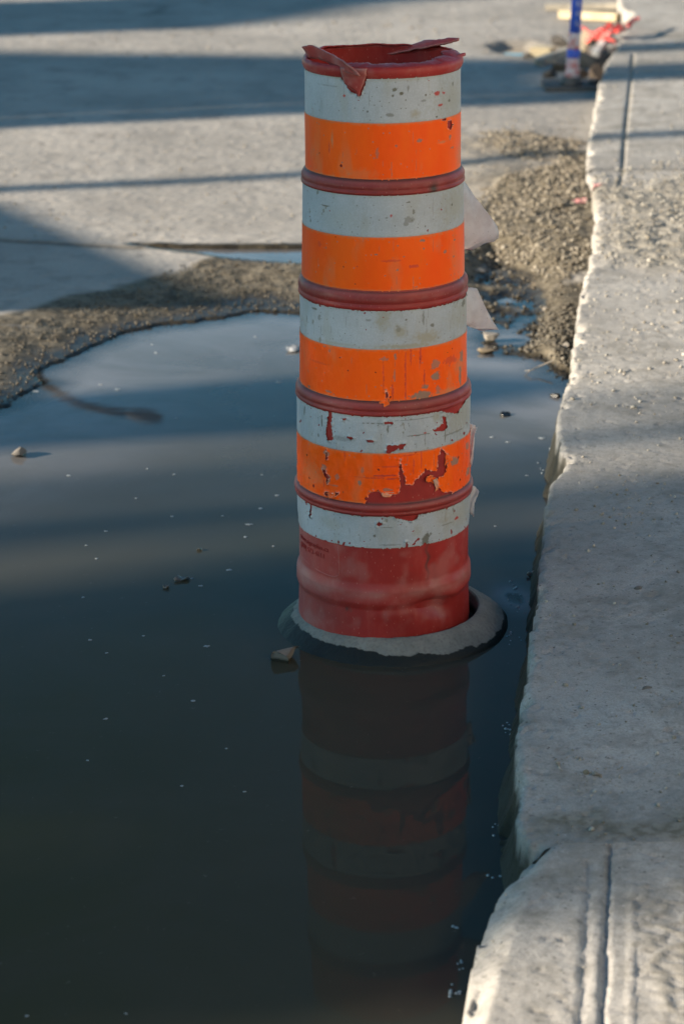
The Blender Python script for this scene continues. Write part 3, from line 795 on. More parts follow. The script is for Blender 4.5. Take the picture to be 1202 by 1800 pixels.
# (kind, x, y, rx, ry, strength) in the same survey frames: g grime, d dirt film, r red mark
MARKS = {
 'w1': [('r', 318, 385, 7, 6, 1), ('r', 800, 372, 13, 12, 1), ('r', 838, 370, 9, 7, 1), ('r', 820, 434, 11, 5, 1), ('g', 580, 352, 12, 9, .9), ('g', 615, 374, 10, 9, 1), ('g', 742, 380, 6, 6, .9),
        ('g', 652, 345, 5, 16, .6), ('g', 572, 384, 6, 5, .9), ('d', 690, 480, 22, 22, .9), ('g', 560, 487, 22, 9, .6), ('g', 730, 412, 14, 7, .5), ('g', 868, 410, 5, 8, .9), ('g', 886, 322, 4, 12, .8),
        ('g', 440, 468, 5, 5, .9), ('g', 372, 450, 4, 4, .9), ('d', 300, 290, 160, 8, .7), ('d', 620, 300, 200, 10, .6), ('d', 890, 400, 60, 120, .6), ('g', 240, 332, 70, 3, .35), ('g', 800, 495, 5, 5, .9), ('g', 640, 408, 4, 5, .8)],
 'o1': [('g', 712, 622, 14, 9, .8), ('d', 255, 610, 6, 40, .8), ('g', 490, 690, 8, 26, .5), ('g', 588, 650, 8, 6, .6), ('g', 868, 605, 5, 18, .8), ('r', 240, 660, 3, 30, .5), ('d', 400, 800, 80, 30, .35), ('g', 565, 780, 3, 50, .5),
        ('d', 832, 628, 20, 8, .7), ('g', 306, 738, 4, 5, .9), ('g', 880, 658, 8, 5, .7), ('g', 250, 827, 14, 4, .6), ('d', 915, 700, 8, 60, .5)],
 'w2': [('g', 215, 965, 26, 3, .9), ('g', 655, 948, 12, 4, .9), ('g', 680, 995, 6, 14, .7), ('g', 660, 1040, 26, 16, .5), ('g', 640, 1060, 14, 12, .5), ('r', 563, 1020, 5, 8, .9), ('d', 905, 950, 60, 100, .7), ('g', 880, 960, 4, 8, .9),
        ('g', 142, 1045, 3, 10, .9), ('d', 300, 1040, 120, 60, .25), ('g', 740, 1075, 4, 5, .9), ('g', 540, 1030, 8, 3, .7)],
 'o2': [('g', 725, 188, 13, 8, .9), ('g', 732, 231, 5, 5, .9), ('g', 598, 214, 5, 5, .7), ('g', 628, 272, 6, 4, .7), ('g', 842, 248, 9, 8, .8), ('g', 596, 342, 7, 6, .8), ('r', 385, 325, 6, 6, .8), ('r', 680, 325, 24, 8, .7),
        ('r', 560, 295, 50, 6, .5), ('g', 678, 410, 3, 40, .5), ('g', 530, 374, 5, 5, .7), ('g', 482, 262, 10, 3, .8), ('r', 190, 205, 10, 14, .4), ('g', 222, 226, 3, 10, .5), ('g', 893, 183, 5, 4, .9), ('g', 888, 272, 5, 4, .9), ('g', 695, 433, 8, 4, .6)],
 'w3': [('d', 520, 600, 40, 70, .9), ('d', 610, 670, 34, 34, .95), ('g', 600, 655, 12, 16, .4), ('d', 750, 700, 60, 34, 1), ('d', 650, 745, 160, 14, 1), ('d', 300, 735, 140, 8, .6), ('g', 732, 600, 6, 34, .6), ('g', 160, 547, 14, 6, .8),
        ('g', 186, 590, 7, 16, .5), ('g', 122, 600, 2, 16, .8), ('g', 440, 608, 18, 6, .5), ('g', 942, 515, 8, 18, .9), ('g', 780, 635, 10, 10, .8), ('d', 940, 560, 30, 110, .7), ('g', 642, 606, 5, 5, .9), ('d', 900, 600, 40, 60, .4)],
 'o3': [('g', 525, 815, 20, 10, .6), ('g', 585, 805, 6, 20, .8), ('g', 580, 900, 5, 34, .6), ('r', 522, 900, 4, 70, .7), ('r', 637, 890, 4, 130, .8), ('r', 665, 800, 5, 50, .6), ('r', 715, 800, 5, 50, .8), ('r', 735, 920, 4, 50, .8),
        ('g', 790, 840, 22, 24, .7), ('g', 796, 902, 22, 20, .9), ('g', 740, 960, 16, 14, .9), ('g', 720, 1005, 50, 22, .9), ('g', 805, 975, 14, 20, .6), ('g', 930, 800, 7, 30, .8), ('g', 922, 910, 5, 60, .9), ('d', 920, 850, 20, 40, .6),
        ('r', 870, 820, 30, 22, .5), ('r', 180, 830, 60, 6, .3), ('g', 235, 985, 20, 6, .7), ('g', 240, 770, 6, 12, .6), ('g', 215, 747, 12, 4, .7), ('r', 570, 980, 4, 60, .7), ('g', 135, 960, 5, 8, .8), ('d', 850, 985, 60, 16, .6)],
 'w4': [('g', 200, 360, 3, 26, .9), ('g', 180, 432, 3, 10, .9), ('g', 455, 372, 70, 2.5, .7), ('g', 690, 350, 90, 2.5, .6), ('g', 700, 435, 60, 3, .8), ('g', 845, 425, 3, 60, .7), ('g', 893, 420, 50, 5, .5), ('g', 545, 405, 5, 26, .7),
        ('d', 940, 330, 40, 90, .7), ('g', 108, 305, 3, 22, .8), ('d', 800, 340, 22, 26, .8), ('g', 305, 455, 50, 14, .35), ('r', 685, 436, 6, 3, .9), ('r', 740, 422, 8, 3, .9), ('g', 740, 450, 3, 40, .5)],
 'o4': [('g', 225, 530, 14, 14, .7), ('g', 213, 610, 14, 18, .7), ('g', 236, 665, 12, 20, .7), ('g', 262, 700, 30, 4, .5), ('g', 280, 655, 12, 14, .6), ('g', 398, 685, 10, 14, .9), ('r', 530, 648, 60, 5, .9), ('r', 560, 665, 30, 4, .9),
        ('r', 320, 545, 4, 26, .5), ('r', 460, 660, 90, 4, .5), ('r', 560, 600, 60, 4, .5), ('g', 412, 620, 8, 16, .5), ('g', 895, 570, 22, 20, .85), ('g', 860, 560, 6, 40, .6), ('r', 720, 560, 4, 60, .6), ('r', 680, 600, 4, 40, .6),
        ('g', 640, 590, 8, 4, .6), ('d', 150, 640, 60, 60, .4), ('g', 112, 445, 14, 14, .8), ('g', 960, 490, 6, 20, .7), ('g', 965, 620, 8, 20, .8), ('r', 660, 540, 40, 4, .5), ('g', 540, 722, 26, 8, .7), ('g', 720, 520, 90, 3, .5), ('r', 210, 690, 3, 30, .6)],
 'w5': [('g', 475, 965, 7, 8, .9), ('g', 745, 985, 20, 34, .8), ('g', 740, 1020, 10, 20, .8), ('r', 907, 873, 9, 8, 1), ('g', 530, 922, 34, 2.5, .6), ('g', 855, 905, 30, 4, .4), ('d', 700, 940, 24, 30, .5), ('g', 770, 955, 6, 6, .7),
        ('d', 250, 900, 60, 30, .4), ('d', 930, 850, 40, 70, .6), ('g', 390, 858, 5, 5, .9), ('g', 295, 870, 4, 5, .8), ('g', 560, 1015, 60, 5, .4)],
}
FRAME_OF = dict(w1=(40, 1), o1=(40, 1), w2=(40, 1), o2=(360, 1), w3=(360, 1), o3=(360, 1), w4=(620, 1), o4=(620, 1), w5=(620, 1))

def band(name, key, ztop, zbot, mat, label, ragged=.0006):
    off = .0011
    if key[0] == 'o': off = .0016; ztop += .0012
    zb, zt = zbot, ztop
    nz = max(12, int((zt - zb) / .00125)); nt = 700
    zs = np.linspace(zb, zt, nz); th = np.linspace(-math.pi, math.pi, nt, endpoint=False)
    Z, T = np.meshgrid(zs, th, indexing='ij')
    z, t = Z.ravel(), T.ravel()
    n1 = fbm(t * 30, z * 200, seed=hash(key) % 5 + 111, octv=3)
    s = t * .15
    miss = np.zeros(z.shape, bool); lift = np.zeros(z.shape)
    edge_w = np.zeros(z.shape)
    wob = .0016 * fbm(t * 60, z * 400, seed=120, octv=2)
    for P in TEARS[key]:
        d = sdf(P, s, z) + wob
        miss |= d < 0
        edge_w = np.maximum(edge_w, sstep(.0020, .0004, np.abs(d)) * sstep(-.45, .1, n1))
        lift = np.maximum(lift, .0032 * np.exp(-(np.abs(d) / .0035) ** 2) * sstep(-.2, .6, n1))
    for kind, dz in (('t', zt - z), ('b', z - zb)):
        if (key[0] == 'o') == (kind == 't') and key != 'w5': continue
        miss |= dz < ragged * (1 + 1.6 * fbm(t * 45, z * 0 + 4.1, seed=130 + len(kind), octv=3))
    # small nicks all round, more on the two lower, most worn bands
    miss |= (fbm(t * 16, z * 110, seed=hash(key) % 7 + 140, octv=3) > (.62 if key in ('w4', 'o4', 'w5') else .74))
    att = dict(grime=np.zeros(z.shape), dust_highlight=np.zeros(z.shape), redmark=np.zeros(z.shape))
    oy, _ = FRAME_OF[key]
    for kind, cx, cy, rx, ry, st in MARKS[key]:
        c = cropuv([(cx, cy), (cx + rx, cy), (cx, cy + ry)], 500, oy)
        sx = max(abs(c[1, 0] - c[0, 0]), .0008); sz = max(abs(c[2, 1] - c[0, 1]), .0008)
        q = np.sqrt(((s - c[0, 0]) / sx) ** 2 + ((z - c[0, 1]) / sz) ** 2)
        q = q + .55 * fbm(t * 40, z * 260, seed=150, octv=2)
        if kind == 'd': v = st * sstep(1.5, .2, q)
        else: v = st * sstep(1.15, .8, q)
        k = {'g': 'grime', 'd': 'dust_highlight', 'r': 'redmark'}[kind]
        att[k] = np.maximum(att[k], v)
    # grime held along the edges
    eg = np.minimum(zt - z, z - zb)
    att['dust_highlight'] = np.maximum(att['dust_highlight'], .6 * sstep(.005, .0, eg + .003 * n1))
    att['dust_highlight'] = np.clip(att['dust_highlight'] + .30 * sstep(.15, .6, fbm(t * 5, z * 14, seed=161, octv=4)), 0, 1)
    scr = fbm(t * 90, z * 22, seed=hash(key) % 11 + 165, octv=3)
    att['grime'] = np.maximum(att['grime'], .4 * sstep(.60, .72, scr))
    wr = .0012 if key in ('o4', 'w4') else (.0007 if key in ('o3', 'w5') else .00025)
    lift = lift + wr * np.clip(fbm(t * 12, z * 45, seed=hash(key) % 13 + 300, octv=4), -.4, 1)
    att['pale'] = edge_w
    P3 = wall_xyz(t, z, off + lift)
    # the sheet is glued on a straight tube: it does not follow the beads above and below
    rb = rib_bump(z) * .75
    P3[:, 0] -= rb * np.sin(t); P3[:, 1] += rb * np.cos(t)
    F = grid_faces(nz, nt, wrap=True)
    F = F[~(miss[F].sum(1) >= 2)]
    V, F, att = prune(P3, F, att)
    me = mesh_np(name, V, F, att)
    return tag(link(name, me, mat, drum, smooth=True), label)

import zlib
def hash(s): return zlib.crc32(s.encode())
band('white_band', 'w1', ZR['w1'], ZR['o1'], M_WHITE, 'topmost grey white reflective band with a red drip over it')
band('orange_band', 'o1', ZR['o1'] - .0003, ZR['r1'] + .003, M_ORANGE, 'topmost and cleanest orange band')
band('white_band', 'w2', ZR['w2'] - .001, ZR['o2'], M_WHITE, 'second white band from the top')
band('orange_band', 'o2', ZR['o2'] - .0003, ZR['r2'] + .003, M_ORANGE, 'second orange band from the top')
band('white_band', 'w3', ZR['w3'] - .001, ZR['o3'], M_WHITE, 'third white band with greenish dirt patches', .0012)
band('orange_band', 'o3', ZR['o3'] - .0003, ZR['r3'] + .003, M_ORANGE, 'third orange band with long scratches')
band('white_band', 'w4', ZR['w4'] - .001, ZR['o4'], M_WHITE, 'fourth white band with red gashes', .001)
band('orange_band', 'o4', ZR['o4'] - .0003, ZR['r4'] + .002, M_ORANGE, 'lowest orange band, torn away along its foot')
band('white_band', 'w5', ZR['w5'] - .001, ZR['red'], M_WHITE, 'lowest white band with a ragged top edge', .001)

def sheet_patch(name, P, U, V, mat, label=None, parent=drum, thick=.0006):
    """grid of points P (U*V,3) given thickness"""
    P = np.asarray(P, float)
    Pg = P.reshape(U, V, 3)
    du = np.gradient(Pg, axis=0); dv = np.gradient(Pg, axis=1)
    n = np.cross(du, dv); n /= np.linalg.norm(n, axis=2, keepdims=True) + 1e-12
    A = (Pg + n * thick / 2).reshape(-1, 3); B = (Pg - n * thick / 2).reshape(-1, 3)
    F = grid_faces(U, V); N = U * V
    rim = []
    b = [i * V for i in range(U)] + [(U - 1) * V + j for j in range(1, V)] + [i * V + V - 1 for i in range(U - 2, -1, -1)] + [j for j in range(V - 2, 0, -1)]
    for i in range(len(b)):
        p, q = b[i], b[(i + 1) % len(b)]
        rim.append([p, q, q + N, p + N])
    V3 = np.vstack([A, B]); FF = np.vstack([F, F[:, ::-1] + N, np.array(rim)])
    z = np.zeros(len(V3))
    uu, vv = np.meshgrid(np.linspace(0, 1, U), np.linspace(0, 1, V), indexing='ij')
    eb = np.minimum(np.minimum(uu, 1 - uu), np.minimum(vv, 1 - vv)).ravel(); eb = np.concatenate([eb, eb])
    du_ = .10 + .55 * sstep(.12, .0, eb) + .35 * sstep(0, .5, fbm(V3[:, 0] * 60, V3[:, 1] * 60, V3[:, 2] * 60, seed=211))
    me = mesh_np(name, V3, FF, dict(dust_highlight=np.clip(du_, 0, .9), grime=z, redmark=z, pale=z))
    o = link(name, me, mat, parent, smooth=True)
    if label: tag(o, label)
    return o

def local(px, py, depth_y):
    """point on the vertical plane y = DY + depth_y, in drum space"""
    d = ray(px, py); t = (DY + depth_y) / d[1]
    p = d * t; p[2] += CAM_H
    return np.array([p[0] - DX, p[1] - DY, p[2]])

# peeled sheeting standing off the right side
def flap(cols, label, y0, y1, curl=.004):
    U, V = 16, 14
    P = []
    a = np.array(cols, float)        # rows: (x_in, y_in, x_out, y_out)
    for i in range(U):
        f = i / (U - 1)
        r = [np.interp(f, np.linspace(0, 1, len(a)), a[:, k]) for k in range(4)]
        for j in range(V):
            g = j / (V - 1)
            px, py = r[0] + (r[2] - r[0]) * g, r[1] + (r[3] - r[1]) * g
            p = local(px, py, y0 + (y1 - y0) * g)
            p[1] += curl * 2.2 * math.sin(g * 3.0 + f * 2) + .004 * abs(math.sin(5 * g + 4 * f)) - .010 * g * g * f
            p[2] += .0012 * float(noise(f * 14, g * 9, seed=7)) * g
            P.append(p)
    return sheet_patch('peeled_sheet', P, U, V, M_FLAP, label)
flap([(811, 318, 819, 324), (811, 338, 832, 343), (811, 360, 848, 362), (811, 385, 863, 381), (811, 402, 876, 400), (811, 420, 875, 420), (811, 430, 852, 426), (811, 437, 838, 431), (811, 440, 824, 436)],
     'larger peeled pale sheet sticking out beside the second white band', .02, .075)
flap([(814, 508, 838, 508), (815, 525, 845, 523), (815, 545, 856, 545), (815, 560, 866, 563), (815, 572, 875, 577), (815, 574, 850, 578), (815, 572, 838, 575)],
     'smaller peeled pale sheet sticking out beside the third white band', .02, .065)
flap([(822, 852, 834, 856), (823, 862, 841, 862), (823, 872, 838, 872), (823, 885, 833, 884), (823, 900, 831, 905)], 'small loose edge of the lowest white band', .01, .02, .001)
flap([(822, 744, 832, 748), (822, 752, 838, 750), (822, 757, 833, 764), (822, 780, 833, 778), (822, 800, 831, 803), (822, 818, 827, 818)], 'curled film shreds beside the lowest orange band', .0, .01, .001)

M_SCRAP = m_plain('torn_sheet_backing', (.62, .36, .26), .6, (.85, .20, .05), 60, .3)
# curled lip of the torn orange sheet
def curl_patch(cx, cy, w, h, ang, label, mat=None, amt=.008):
    u0, z0 = cropuv([(cx, cy)], 500, 620)[0]
    P = []
    U = V = 9
    for i in range(U):
        for j in range(V):
            a, b = (i / (U - 1) - .5), j / (V - 1)
            wd = w * (1 - .6 * b) * (1 + .35 * float(noise(b * 5 + cx, 1.0, seed=cy)))
            s_ = a * wd * math.cos(ang) - b * h * math.sin(ang); zz = a * wd * math.sin(ang) + b * h * math.cos(ang)
            p = wall_xyz(np.array([(u0 + s_) / .15]), np.array([z0 + zz]), .0018 + amt * b * b + .0015 * float(noise(a * 5, b * 4 + cx, seed=4)))[0]
            P.append(p)
    return sheet_patch('peeled_sheet', P, U, V, mat or M_ORANGE, label)
curl_patch(812, 715, .016, .024, .5, 'curled tongue of orange sheet over the torn patch', M_SCRAP, .005)
curl_patch(775, 665, .018, .014, 1.3, 'folded orange scrap beside the torn patch', M_ORANGE, .005)
curl_patch(845, 560, .022, .012, -1.7, 'lifted orange edge above the torn patch', M_ORANGE, .006)
curl_patch(540, 735, .022, .008, 3.1, 'lifted orange lip along the torn foot', M_SCRAP, .004)
curl_patch(250, 735, .022, .010, 3.5, 'lifted orange lip low on the left', M_ORANGE, .004)
curl_patch(525, 245, .018, .010, -2.6, 'curled lower corner of the third orange band', M_ORANGE, .004)

# torn lid at the top: ledge left round the rim, two loose strips and a hanging tongue
def build_lid():
    zt = ZR['rim']
    nt = 360; th = np.linspace(-math.pi, math.pi, nt, endpoint=False)
    # width of lid material left, by direction (theta 0 towards the camera)
    kx = np.radians([-180, -150, -120, -95, -75, -60, -45, -30, -15, 0, 15, 30, 50, 70, 85, 100, 130, 160, 180])
    kw = np.array([.006, .010, .014, .010, .003, .002, .006, .022, .030, .026, .022, .020, .022, .030, .034, .012, .004, .006, .010])
    kh = np.array([.003, .004, .007, .008, .002, .0, .0, .004, .006, .005, .004, .004, .006, .008, .012, .008, .004, .003, .003])
    w = np.interp(th, kx, kw) * (1 + .30 * fbm(th * 7, th * 0 + 2, seed=171, octv=4) + .22 * fbm(th * 34, th * 0 + 3, seed=271, octv=3)) + .0015
    hh = np.interp(th, kx, kh) + .003 * fbm(th * 4, th * 0 + 5, seed=172, octv=3)
    R0 = body_r(zt) + .0036
    nv = 9; rows = []
    prof = [(-.0012, -.016), (.0012, -.010), (.0010, -.004), (-.001, .0)]
    for dr, dz in prof: rows.append(np.stack([(R0 + dr) * np.sin(th), -(R0 + dr) * np.cos(th), zt + dz + 0 * th], 1))
    for k in range(1, nv):
        f = k / (nv - 1)
        r = R0 - .001 - w * f
        z = zt + hh * math.sin(f * 1.9) * .9 + .0012 * fbm(th * 9, th * 0 + f * 3, seed=173)
        rows.append(np.stack([r * np.sin(th), -r * np.cos(th), z], 1))
    # underside
    for k in range(nv - 1, 0, -2):
        p = rows[3 + k].copy(); p[:, 2] -= .0025; rows.append(p)
    V = np.vstack(rows)
    F = grid_faces(len(rows), nt, wrap=True)
    z = np.zeros(len(V))
    tt = np.tile(th, len(rows))
    o = link('torn_lid', mesh_np('torn_lid', V, F, dict(dust_highlight=.25 * sstep(0, .6, fbm(tt * 8, z, V[:, 2] * 90, seed=174)), grime=z)), M_RED, drum, smooth=True)
build_lid()

def ribbon(name, pts, widths, label, twist=None, thick=.003, mat=None, jag=.12):
    """pts: centre line in drum space, widths: (w, direction) per point"""
    K = 40; V = 8
    pts = np.array(pts, float); f = np.linspace(0, 1, len(pts))
    g = np.linspace(0, 1, K)
    C = np.stack([np.interp(g, f, pts[:, k]) for k in range(3)], 1)
    ker = np.array([.25, .5, .25])
    for _ in range(4):
        for k in range(3): C[1:-1, k] = np.convolve(C[:, k], ker, 'valid')
    wd = np.array(widths, float); fw = np.linspace(0, 1, len(wd))
    D = np.stack([np.interp(g, fw, wd[:, k]) for k in range(3)], 1)
    P = []
    for i in range(K):
        ja = 1 + jag * float(fbm(g[i] * 14, 1.0, seed=180 + len(label) % 9, octv=3)); jb = 1 + jag * float(fbm(g[i] * 18, 7.0, seed=185, octv=3))
        for j in range(V):
            s_ = j / (V - 1) * 2 - 1
            p = C[i] + D[i] * s_ * (ja if s_ < 0 else jb)
            p = p + np.array([0, 0, -.0025 * s_ * s_])
            P.append(p)
    return sheet_patch(name, P, K, V, mat or M_RED, label, thick=thick)

zt = ZR['rim']
# left strip: folded over from the left rim down to the front
ribbon('torn_strip', [local(537, 90, -.02), local(550, 88, -.035), local(570, 95, -.06), (local(590, 106, -.10)), local(608, 115, -.13), local(622, 122, -.146)],
       [(-.006, 0, .010), (-.005, .004, .011), (-.005, .008, .010), (-.004, .009, .010), (-.006, .008, .010), (-.010, .004, .008)], 'rolled strip of lid folded over the left of the rim')
# back strip: rises off the back rim to the upper right
ribbon('torn_strip', [local(560, 95, .120), local(620, 92, .138), local(680, 89, .142), local(712, 84, .130), local(742, 77, .105), local(772, 72, .08), (local(792, 69, .065)), local(806, 68, .055)],
       [(0, .006, .003), (0, .007, .003), (0, .008, .0035), (0, .009, .0035), (0, .010, .0045), (0, .010, .004), (0, .007, .0025), (0, .002, .001)], 'long torn strip of lid standing off the back rim', jag=.5)
ribbon('torn_strip', [local(778, 108, -.07), local(795, 103, -.045), (local(806, 97, -.02)), local(817, 94, .0)],
       [(0, .006, .001), (.002, .009, .002), (0, .007, .002), (0, .002, .001)], 'short torn point of lid at the right of the rim', jag=.5)

def build_tongue():
    # tongue of red lid hanging over the first white band
    P = []; K, V = 20, 12
    top = cropuv([(305, 245), (440, 245)], 500, 40); tip = cropuv([(396, 398)], 500, 40)[0]
    for i in range(K):
        f = i / (K - 1)
        for j in range(V):
            g = j / (V - 1)
            sl = np.interp(f, [0, .3, .6, .85, 1], [top[0, 0], top[0, 0] + .003, top[0, 0] + .009, tip[0] - .004, tip[0] - .0008])
            sr = np.interp(f, [0, .3, .6, .85, 1], [top[1, 0], top[1, 0] - .002, top[1, 0] - .008, tip[0] + .003, tip[0] + .0008])
            s_ = sl + (sr - sl) * g + .0010 * float(noise(f * 9, g * 3, seed=190))
            z = top[0, 1] + .004 + (tip[1] - top[0, 1]) * f
            p = wall_xyz(np.array([s_ / .15]), np.array([z]), .0055 - .0015 * f + .002 * math.sin(g * 3.1))[0]
            P.append(p)
    sheet_patch('hanging_tongue', P, K, V, M_RED, 'red tongue of lid hanging over the topmost white band', thick=.002)
build_tongue()

# raised lettering and frame moulded into the foot of the barrel
def text_on_drum(txt, px, py, size):
    cu = bpy.data.curves.new('lettering', 'FONT'); cu.body = txt; cu.size = size; cu.extrude = .0006; cu.resolution_u = 2
    tmp = bpy.data.objects.new('tmp', cu); COL.objects.link(tmp)
    bpy.context.view_layer.update()
    me = bpy.data.meshes.new_from_object(tmp.evaluated_get(bpy.context.evaluated_depsgraph_get()))
    bpy.data.objects.remove(tmp)
    th0, z0 = drum_uv(px, py)
    for v in me.vertices:
        th = th0 + v.co.x / .15; z = z0 + v.co.y
        p = wall_xyz(np.array([th]), np.array([z]), v.co.z + .0004)[0]
        v.co = p
    o = link('moulded_lettering', me, M_RED, drum)
    n = len(me.vertices)
    for k in ('dust_highlight', 'grime'):
        a = me.attributes.new(k, 'FLOAT', 'POINT')
        a.data.foreach_set('value', np.full(n, .12 if k == 'grime' else .0, np.float32))
    return o
text_on_drum('www.signaplus.ca', 529.6, 944, .0135)
text_on_drum('(800) 572-4111', 530.2, 958, .0135)
def build_frame_line():
    pts = [drum_uv(x, y) for x, y in [(529, 962), (531, 976), (540, 988), (560, 1003), (580, 1012), (590, 1014), (595, 1011), (597, 1004), (596, 985), (594.5, 958)]]
    P = [wall_xyz(np.array([a]), np.array([z]), .0001)[0] for a, z in pts]
    P = np.array(P); f = np.linspace(0, 1, len(P)); g = np.linspace(0, 1, 40)
    P = np.stack([np.interp(g, f, P[:, k]) for k in range(3)], 1)
    o = link('moulded_frame', tube_mesh('moulded_frame', P, .0011, 6), M_RED, drum, smooth=True)
    a = o.data.attributes.new('dust_highlight', 'FLOAT', 'POINT'); a.data.foreach_set('value', np.full(len(o.data.vertices), .45, np.float32))
build_frame_line()

# ------------------------------------------------------------------ rubber ring the drum stands in
def build_ring():
    cx, cy = DX + .0145, DY + .004
    o = empty('base_ring', (cx, cy, 0))
    tag(o, 'dusty grey rubber ballast ring round the foot of the drum, wet at its rim', 'base ring')
    prof = [(.1605, -.05), (.1605, .026), (.1615, .034), (.164, .0365), (.170, .036), (.178, .032), (.186, .0265), (.194, .0205), (.202, .014), (.209, .008), (.215, .002), (.219, -.004), (.223, -.03), (.222, -.07)]
    pr = np.array(prof); f = np.linspace(0, 1, len(pr)); g = np.linspace(0, 1, 90)
    r = np.interp(g, f, pr[:, 0]); z = np.interp(g, f, pr[:, 1])
    th = np.linspace(-math.pi, math.pi, 420, endpoint=False)
    Rg, T = np.meshgrid(r, th, indexing='ij'); Zg, _ = np.meshgrid(z, th, indexing='ij')
    R1, T1, Z1 = Rg.ravel(), T.ravel(), Zg.ravel()
    out = sstep(.165, .2, R1)
    R1 = R1 + out * .0035 * fbm(np.sin(T1) * 3, np.cos(T1) * 3, seed=201, octv=3)
    Z1 = Z1 + (.0012 * fbm(np.sin(T1) * 12, np.cos(T1) * 12, R1 * 60, seed=202, octv=3)) * (Z1 > -.01)
    # the ring lies slightly low towards the left
    tilt = .020 * np.sin(T1) * R1
    V = np.stack([R1 * np.sin(T1), -R1 * np.cos(T1), Z1 + tilt], 1)
    lim = .0170 - .0065 * np.sin(T1) + .0035 * fbm(np.sin(T1) * 9, np.cos(T1) * 9, seed=203, octv=4) + .0018 * fbm(T1 * 30, R1 * 40, seed=204, octv=2)
    wet = sstep(lim + .0006, lim - .0006, V[:, 2])
    me = mesh_np('ring', V, grid_faces(90, 420, wrap=True), dict(wet=wet))
    link('ring', me, M_RING, o, smooth=True)
build_ring()

# ------------------------------------------------------------------ stones
def ico(sub):
    import bmesh
    bm = bmesh.new(); bmesh.ops.create_icosphere(bm, subdivisions=sub, radius=1)
    V = np.array([v.co[:] for v in bm.verts]); F = np.array([[v.index for v in f.verts] for f in bm.faces]); bm.free()
    return V, F
ICO1, ICO2, ICO4 = ico(1), ico(2), ico(4)

def rock_mesh(name, size, seed, cuts=12, sub=4, rough=.05):
    V, F = (ICO4 if sub == 4 else ICO2)
    V = V.copy(); rg = np.random.default_rng(seed)
    for _ in range(cuts):
        n = rg.normal(size=3); n /= np.linalg.norm(n); c = rg.uniform(.32, .80)
        d = V @ n - c
        V = V - np.where(d > 0, d * .985, 0)[:, None] * n
    V = V * (1 + rough * fbm(V[:, 0] * 2, V[:, 1] * 2, V[:, 2] * 2, seed=seed, octv=4))[:, None]
    V = V / np.abs(V).max(0) * np.array(size) / 2
    return mesh_np(name, V, F)

def rock(px, py, size, z, label, cat='stone', mat=None, seed=1, rz=0, tilt=(0, 0), group=None, name='stone', smooth=False):
    p = at(px, py, z)
    o = link(name, rock_mesh(name, size, seed), mat or M_GREY, smooth=smooth)
    o.location = (p[0], p[1], z + size[2] * .16); o.rotation_euler = (tilt[0], tilt[1], rz)
    return tag(o, label, cat, group)

rock(499, 1160, (.064, .044, .050), 0, 'angular pale concrete chunk lying in the water beside the base ring', 'concrete chunk', m_stone('grey_concrete_chunk', (.36, .35, .34), (.26, .25, .24)), 77, .35, (.15, -.12), name='concrete_chunk')
rock(33, 802, (.042, .040, .034), 0, 'pointed grey stone standing in the puddle near the left edge of the photo', mat=M_GREY, seed=21, rz=.6, tilt=(0, .25))
rock(861, 600, (.048, .050, .040), .0, 'white stone nearest the drum on the wet shore, the upper of the two pale ones', mat=M_PALE, seed=8, rz=.3)
rock(856, 620, (.052, .040, .022), .0, 'flat tan stone at the waterline, just below the white one', mat=m_stone('tan_stone', (.42, .36, .27), (.28, .23, .17)), seed=12, rz=-.4)
rock(890, 733, (.034, .030, .020), -.004, 'small dark stone breaking the water between drum and kerb', mat=M_DARK, seed=14)
rock(352, 968, (.016, .012, .008), .0, 'tiny pale pebble in the open water left of the drum', mat=M_PALE, seed=17)
rock(1045, 1362, (.020, .016, .012), KZ, 'pale angular pebble on the pavement above the dark dirt patch', mat=M_PALE, seed=31)
rock(1030, 1360, (.012, .012, .008), KZ, 'tan pebble touching the pale angular pebble on the pavement', mat=bpy.data.materials['tan_stone'], seed=32)
rock(1135, 1213, (.024, .016, .009), KZ, 'curved dark chip lying alone in the middle of the shaded pavement', mat=M_GREY, seed=33)
rock(1122, 1036, (.018, .014, .008), KZ, 'small brown chip on the shaded pavement right of the base ring', mat=M_GREY, seed=34)
rock(958, 545, (.030, .03, .024), .012, 'round pale stone in the wet gravel close to the kerb', mat=M_PALE, seed=35)
rock(992, 612, (.026, .026, .024), .02, 'pale stone tight against the kerb edge above the waterline', mat=M_PALE, seed=36)
rock(985, 590, (.030, .026, .024), .02, 'grey stone against the kerb above the pale one', mat=M_GREY, seed=37)
rock(978, 697, (.036, .03, .02), 0, 'dark wet stone in the corner of water beside the kerb', mat=M_DARK, seed=38)
rock(895, 432, (.050, .04, .026), .025, 'pale lump of concrete on the gravel right of the larger peeled sheet', 'concrete lump', M_PALE, seed=39, name='concrete_lump')
rock(840, 478, (.050, .04, .02), .01, 'flat pale stone beside the drum between its two peeled sheets', mat=M_PALE, seed=40)
rock(945, 502, (.04, .03, .016), .008, 'long tan stone lying in the wet gravel', mat=bpy.data.materials['tan_stone'], seed=41)

